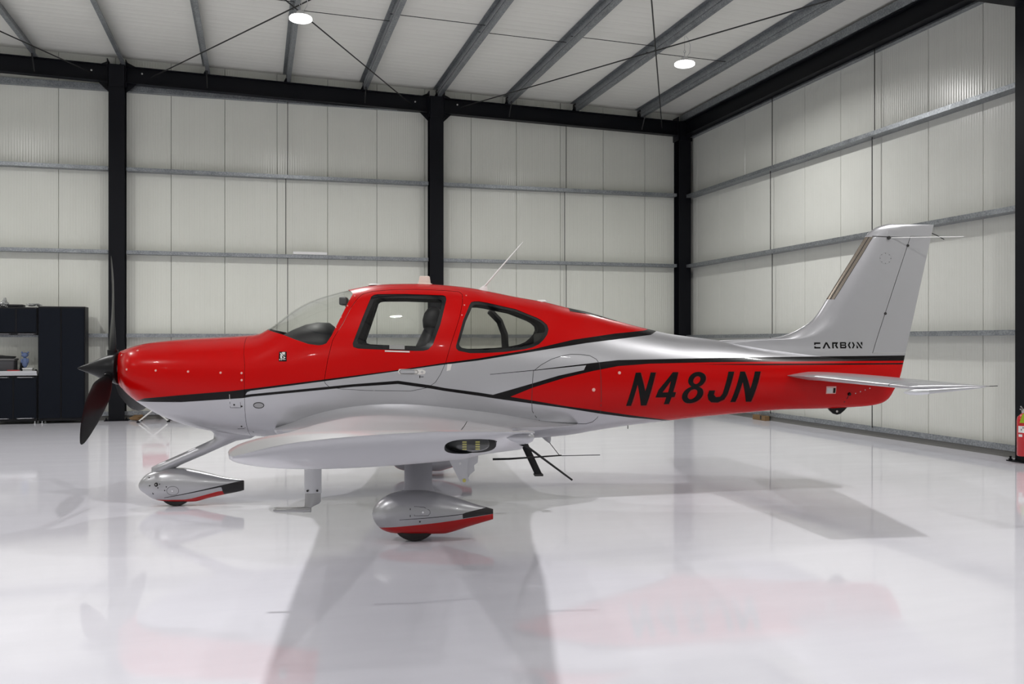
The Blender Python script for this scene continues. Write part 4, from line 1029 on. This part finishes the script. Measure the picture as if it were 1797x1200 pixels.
# stabiliser with elevators
def tail_ring(y, k=1.0):
    f_ = (abs(y)-.10)/1.84; xl = 6.52+.185*f_-.10*max(0, 1-(abs(y)-.15)/.22)**1.5*(1 if abs(y) < .37 else 0); xt = 7.56-.215*f_; z0 = 1.162-.026*f_; z1 = 1.134+.008*f_; th = (.040-.016*f_)*k
    t_ = []; b_ = []
    for s in SS:
        x = xl+s*(xt-xl); zc = z0+(z1-z0)*s; q = th*fu(s)*(min(1, s/.22)**(.7*max(0, 1-max(0, abs(y)-.15)/.25)))
        t_.append((x, y, zc+q+.0015)); b_.append((x, y, zc-q-.0015))
    return t_+b_[-1:0:-1]
for sg in (-1, 1):
    bm = NB(); ring_loft(bm, [tail_ring(sg*y, k) for y, k in [(.02, 1.0), (.12, 1.0), (.18, 1.0), (.22, 1), (.26, 1), (.30, 1.0), (.36, 1), (.6, 1), (1.0, 1), (1.5, 1), (1.80, 1), (1.90, .85), (1.935, .5), (1.945, .2)]])
    sk = Skin(bm); stb = tmp(bm)
    c = plan([(7.28, sg*.16), (7.10, sg*1.70), (6.66, sg*1.70), (6.66, sg*2.1), (8, sg*2.1), (8, sg*.16)]); el = dup_tmp(stb); boolop(el, c, 'INTERSECT'); kill(c)
    c = plan([(7.272, sg*.152), (7.092, sg*1.692), (6.652, sg*1.692), (6.652, sg*2.1), (8, sg*2.1), (8, sg*.152)]); boolop(stb, c, 'DIFFERENCE'); kill(c)
    finish(stb, 'stabiliser', AC, [M['silver'], M['seam']], sk)
    EL = finish(el, 'elevator', AC, [M['silver'], M['seam']], sk)
    bm = NB(); c0 = Vector((6.665, sg*1.945, 1.098))
    ring_loft(bm, [[c0+Vector((dx, r_*math.cos(a), r_*math.sin(a)+dx*.02)) for a in np.linspace(0, 2*math.pi, 14, endpoint=False)] for dx, r_ in ((0,.002),(.02,.012),(.05,.020),(.10,.024),(.15,.022),(.19,.021),(.195,.012))])
    obj('mass_balance', bm, M['alu'], EL, 50)
    bm = NB(); ring_loft(bm, [[(6.855+dx, sg*1.945+a*.012*k, 1.102+dx*.07+b*.018*k) for a, b in ((-1,0),(-.7,.7),(0,1),(.7,.7),(1,0),(.7,-.7),(0,-1),(-.7,-.7))] for dx, k in ((0, 1), (.15, .8), (.35, .45), (.46, .15))])
    obj('tip_fairing', bm, M['silver'], EL, 50)
    bm = NB(); tube(bm, [(7.27, sg*1.92, 1.137), (7.42, sg*1.93, 1.142)], .003, 5); obj('static_wick', bm, M['gloss_black'], EL)

# ================================================================ landing gear
def pod_paint(name, red, blk, thin, side_y):
    """silver pod, red below the line, black trailing stripe"""
    m, nt, b = new_mat(name); g = NT(nt); sp = g.n('ShaderNodeSeparateXYZ'); g.l(g.coord(), sp.inputs[0]); X, Z = sp.outputs[0], sp.outputs[2]
    def line(pts):
        s0 = (pts[1][1]-pts[0][1])/(pts[1][0]-pts[0][0]); acc = g.math('MULTIPLY_ADD', X, s0, pts[0][1]-s0*pts[0][0]); prev = s0
        for i in range(1, len(pts)-1):
            s_ = (pts[i+1][1]-pts[i][1])/(pts[i+1][0]-pts[i][0]); acc = g.math('MULTIPLY_ADD', g.math('MAXIMUM', g.math('SUBTRACT', X, pts[i][0]), 0.0), s_-prev, acc); prev = s_
        return acc
    r_ = line(red); k_ = line(blk); th_ = line(thin)
    isred = g.math('LESS_THAN', Z, r_)
    lowb = g.math('GREATER_THAN', Z, th_)
    isblk = g.math('MULTIPLY', g.math('LESS_THAN', Z, k_), g.math('MULTIPLY', g.math('GREATER_THAN', X, blk[0][0]), lowb))
    outer = g.math('GREATER_THAN', g.math('ABSOLUTE', sp.outputs[1]), side_y)
    isred = g.math('MULTIPLY', isred, outer); isblk = g.math('MULTIPLY', isblk, outer)
    c = g.mix(isred, (.43, .43, .447), (.44, .0015, .0015)); c = g.mix(isblk, c, (.012, .010, .011)); g.l(c, b.inputs['Base Color'])
    sol = g.math('MAXIMUM', isred, isblk); g.l(g.math('MULTIPLY_ADD', sol, -.65, .65), b.inputs['Metallic'])
    setp(b, rough=.32, coat=.25, coatr=.05, spec=.3); return m
M['main_pod'] = pod_paint('main_pod_paint', [(2.70,.10),(2.80,.116),(3.36,.167),(3.60,.188)], [(2.912,.180),(3.375,.2075),(3.40,.215),(3.62,.248)], [(2.912,.1765),(3.33,.199),(3.372,.203),(3.375,.172),(3.62,.19)], 1.60)
M['nose_pod'] = pod_paint('nose_pod_paint', [(.60,.06),(.745,.066),(.95,.066),(1.009,.074),(1.239,.131),(1.30,.135),(1.47,.16)], [(.779,.089),(1.476,.2265)], [(.779,.0845),(1.25,.168),(1.268,.168),(1.285,.10),(1.47,.05)], -1.0)
def pod(xs_t, xs_b, xs_w, x0, x1, y, m, name, n=36):
    T, B, Wd = pchip(xs_t), pchip(xs_b), pchip(xs_w); bm = NB(); rings = []
    st_ = [x0+(x1-x0)*(1-math.cos(math.pi/2*i/14)) *.4 for i in range(15)]; st_ += list(np.linspace(st_[-1], x1, 22))[1:]
    for x in st_:
        zt, zb, w_ = T(x), B(x), Wd(x); zc = (zt+zb)/2; h = (zt-zb)/2; e = 2.3
        rings.append([(x, y+w_*math.copysign(abs(math.cos(a))**(2/e), math.cos(a)), zc+h*math.copysign(abs(math.sin(a))**(2/e), math.sin(a))) for a in [2*math.pi*(k+.5)/n for k in range(n)]])
    ring_loft(bm, rings); return obj(name, bm, m, AC, 50), bm
def wheel(x, y, r_, w_, parent):
    bm = NB(); lathe(bm, [(r_*.45, -w_*.42), (r_*.80, -w_*.5), (r_*.95, -w_*.42), (r_, -w_*.22), (r_, w_*.22), (r_*.95, w_*.42), (r_*.80, w_*.5), (r_*.45, w_*.42)], 36, (x, y, r_), 'y')
    o = obj('wheel', bm, M['rubber'], parent, 35)
    bm = NB(); lathe(bm, [(r_*.40, -w_*.43), (r_*.40, w_*.43)], 20, (x, y, r_), 'y'); obj('hub', bm, M['alu'], o, 40); return o
MT = [(2.708,.212),(2.719,.254),(2.740,.284),(2.765,.308),(2.836,.348),(2.94,.372),(3.042,.376),(3.167,.358),(3.271,.33),(3.375,.297),(3.48,.259),(3.605,.223)]
MB = [(2.708,.198),(2.719,.158),(2.734,.132),(2.786,.084),(2.867,.059),(3.05,.05),(3.24,.048),(3.271,.054),(3.427,.098),(3.59,.142),(3.605,.146)]
MW = [(2.708,.01),(2.72,.05),(2.75,.082),(2.82,.118),(2.95,.138),(3.10,.138),(3.3,.112),(3.45,.066),(3.605,.012)]
for sg in (-1, 1):
    y = sg*1.65
    pd_, _ = pod(MT, MB, MW, 2.708, 3.605, y, M['main_pod'], 'main_wheel_fairing')
    wheel(3.022, y, .176, .14, AC)
    bm = NB()
    ring_loft(bm, [[(3.045+dx+a*ck, yy+b*.028*tk, z) for a, b in ((-1,0),(-.85,.6),(-.4,1),(.2,.95),(.7,.5),(1,0),(.7,-.5),(.2,-.95),(-.4,-1),(-.85,-.6))] for yy, z, ck, tk, dx in
                   ((sg*1.64, .345, .135, 1.6, 0), (sg*1.615, .385, .110, 1.15, 0), (sg*1.58, .43, .104, 1, 0), (sg*1.42, .58, .107, 1, 0), (sg*1.25, .74, .11, 1, 0))])
    obj('main_gear_leg', bm, M['silver'], AC, 50)
    # small marks on the outer side
    tb = bmesh.new(); tb.from_mesh(pd_.data); skp = Skin(tb); tb.free()
    seam([(3.02,.207),(3.02,.275),(3.09,.268),(3.13,.245),(3.135,.225),(3.12,.207)], .003, M['seam'], pd_, True, 'inspection_flap', sg, skp)
    seam([(2.99,.20),(2.99,.262)], .006, M['seam'], pd_, False, 'flap_hinge', sg, skp)
    disc('flap_screw', 3.082, .232, .010, M['chrome'], pd_, skp, sg); disc('flap_screw', 3.06, .163, .007, M['seam'], pd_, skp, sg)
NTt = [(.530,.194),(.540,.216),(.559,.245),(.599,.285),(.645,.308),(.711,.327),(.811,.34),(.911,.339),(1.011,.321),(1.146,.288),(1.28,.251),(1.455,.218)]
NBb = [(.530,.176),(.540,.155),(.552,.142),(.599,.106),(.665,.064),(.711,.05),(.85,.034),(1.011,.034),(1.146,.064),(1.28,.093),(1.437,.124),(1.455,.13)]
NWw = [(.530,.01),(.545,.045),(.60,.085),(.70,.115),(.85,.128),(1.0,.118),(1.2,.078),(1.455,.012)]
npd, _ = pod(NTt, NBb, NWw, .530, 1.455, 0, M['nose_pod'], 'nose_wheel_fairing'); wheel(.862, 0, .158, .12, AC)
tb = bmesh.new(); tb.from_mesh(npd.data); skp = Skin(tb); tb.free()
seam([(.652,.322),(.652,.27),(.66,.20),(.68,.13),(.71,.07)], .004, M['seam'], npd, False, 'fairing_joint', -1, skp)
disc('axle_hole', .715, .208, .020, M['seam'], npd, skp, -1); disc('axle_bolt', .715, .208, .008, M['chrome'], npd, skp, -1, h=.008)
for x, z in ((.645,.265),(.655,.197),(.685,.125),(.745,.212),(.73,.18),(.805,.188),(.79,.156)): disc('fastener', x, z, .006, M['seam'], npd, skp, -1)
seam(oval(.86, .152, .052, .04), .003, M['seam'], npd, True, 'inspection_flap', -1, skp); disc('flap_screw', .857, .152, .009, M['chrome'], npd, skp, -1)
# nose strut: swept fairing from the pod up to the belly
bm = NB(); rings = []
for (xf, zf), (xr, zr_), w_ in (((.640,.285),(.80,.30),.04), ((.640,.345),(.842,.335),.05), ((.70,.378),(.93,.380),.05), ((.946,.487),(1.10,.452),.045), ((1.10,.558),(1.27,.528),.045), ((1.185,.598),(1.385,.577),.05), ((1.19,.645),(1.52,.600),.085), ((1.14,.70),(1.62,.66),.12)):
    cx_, cz = (xf+xr)/2, (zf+zr_)/2; hx, hz_ = (xr-xf)/2, (zr_-zf)/2
    rings.append([(cx_+hx*c, w_*s*(1 if c < 0 else 1-.4*c), cz+hz_*c) for c, s in [(math.cos(a), math.sin(a)) for a in np.linspace(0, 2*math.pi, 20, endpoint=False)]])
ring_loft(bm, rings); obj('nose_strut', bm, M['silver'], AC, 60)

# ================================================================ propeller
AXZ = 1.240
bm = NB(); prof = pchip([(0,.003),(.01,.010),(.05,.026),(.118,.053),(.216,.099),(.28,.124),(.315,.135),(.352,.1475),(.358,.146)])
lathe(bm, [(prof(x), x) for x in list(np.linspace(0, .358, 26))]+[(.12, .372)], 40, (0, 0, AXZ), 'x'); SPN = obj('spinner', bm, M['gloss_black'], AC, 35)
bm = NB(); lathe(bm, [(.10, .36), (.10, .41)], 24, (0, 0, AXZ), 'x'); obj('hub_plate', bm, M['alu'], AC, 40)
CH = pchip([(.10,.075),(.16,.09),(.25,.145),(.40,.215),(.60,.225),(.80,.18),(.92,.115),(.985,.05),(1.0,.02)])
SWP = pchip([(.10,0),(.25,-.005),(.45,-.008),(.65,-.015),(.82,-.035),(1.0,-.075)])
THK = pchip([(.10,.060),(.16,.046),(.25,.030),(.5,.020),(.8,.011),(1.0,.004)])
def blade(phi):
    rr = Vector((0, math.sin(phi), math.cos(phi))); tt = Vector((0, math.cos(phi), -math.sin(phi))); fw = Vector((-1, 0, 0))
    bm = NB(); rings = []
    for r_ in list(np.linspace(.10, .92, 22))+[.95, .975, .99, 1.0]:
        be = math.atan2(.34, r_*2.3)+.05+.35*max(0, .25-r_); be = math.atan(1.15/(2*math.pi*max(r_, .2)))+.02
        cd = tt*math.cos(be)+fw*math.sin(be); nd = fw*math.cos(be)-tt*math.sin(be)
        c = CH(r_); ctr = Vector((.305+.018*r_, 0, AXZ))+rr*r_+tt*SWP(r_)
        ring = []
        for k in range(16):
            a = 2*math.pi*k/16; x = math.cos(a); yv = math.sin(a)*THK(r_)/2*(1+.25*x)
            ring.append(ctr+cd*(x*c/2)+nd*yv)
        rings.append(ring)
    ring_loft(bm, rings); o = obj('propeller_blade', bm, M['gloss_black'], AC, 60)
    bm = NB(); tube(bm, [Vector((.305, 0, AXZ))+rr*.085, Vector((.305, 0, AXZ))+rr*.165], .046, 16); obj('blade_cuff', bm, M['gloss_black'], o, 40)
    return o
for k in range(3): blade(math.radians(-1.5+120*k))
# ================================================================ cabin interior
bm = NB(); rings = []
for x, hw, zt in ((1.70,.38,1.46),(1.76,.44,1.51),(1.90,.49,1.585),(2.02,.50,1.635),(2.12,.50,1.655),(2.22,.49,1.65),(2.285,.47,1.60),(2.30,.46,1.50)):
    rings.append([(x, hw*c, 1.30+(zt-1.30)*max(0, s)**.5 if s >= 0 else 1.30+.04*s) for c, s in [(math.cos(a), math.sin(a)) for a in np.linspace(0, 2*math.pi, 28, endpoint=False)]])
ring_loft(bm, rings); obj('glareshield', bm, M['leather'], AC, 60)
for y in (-.29, .29):
    bm = NB(); box(bm, 2.66, 3.08, y-.22, y+.22, .98, 1.14, bev=.05); st = obj('seat', bm, M['leather'], AC, 60)
    bm = NB(); rings = []
    for x, z, hw, ht in ((2.99,1.06,.215,.08),(3.04,1.25,.225,.09),(3.10,1.42,.215,.09),(3.145,1.55,.18,.075),(3.155,1.605,.10,.06),(3.16,1.63,.05,.04)):
        rings.append([(x+ht*c, y+hw*math.copysign(abs(s)**.6, s), z-.2*ht*c) for c, s in [(math.cos(a), math.sin(a)) for a in np.linspace(0, 2*math.pi, 22, endpoint=False)]])
    ring_loft(bm, rings); bk = obj('seat_back', bm, M['leather'], AC, 60)
    bm = NB(); rings = []
    for x, z, hw, ht in ((3.15,1.58,.05,.05),(3.15,1.61,.115,.075),(3.155,1.67,.13,.085),(3.165,1.73,.12,.08),(3.17,1.77,.085,.055),(3.172,1.788,.04,.025)):
        rings.append([(x+ht*c, y+hw*math.copysign(abs(s)**.6, s), z) for c, s in [(math.cos(a), math.sin(a)) for a in np.linspace(0, 2*math.pi, 22, endpoint=False)]])
    ring_loft(bm, rings); obj('headrest', bm, M['leather'], bk, 60)
    bm = NB(); box(bm, 2.345, 2.41, y-.11, y+.11, 1.80, 1.87, bev=.012); obj('sun_visor', bm, mat('smoked_visor', (.05, .05, .05), .3), AC, 60)
bm = NB(); box(bm, 4.15, 4.19, -.42, .42, .95, 1.56, bev=.03); obj('rear_seat_back', bm, M['leather'], AC, 60)
bm = NB(); tube(bm, [(3.72, .43, 1.78), (3.82, .46, 1.68), (3.87, .47, 1.55), (3.88, .47, 1.38)], .035, 4); obj('belt_strap', bm, M['grey_fabric'], AC, 60)
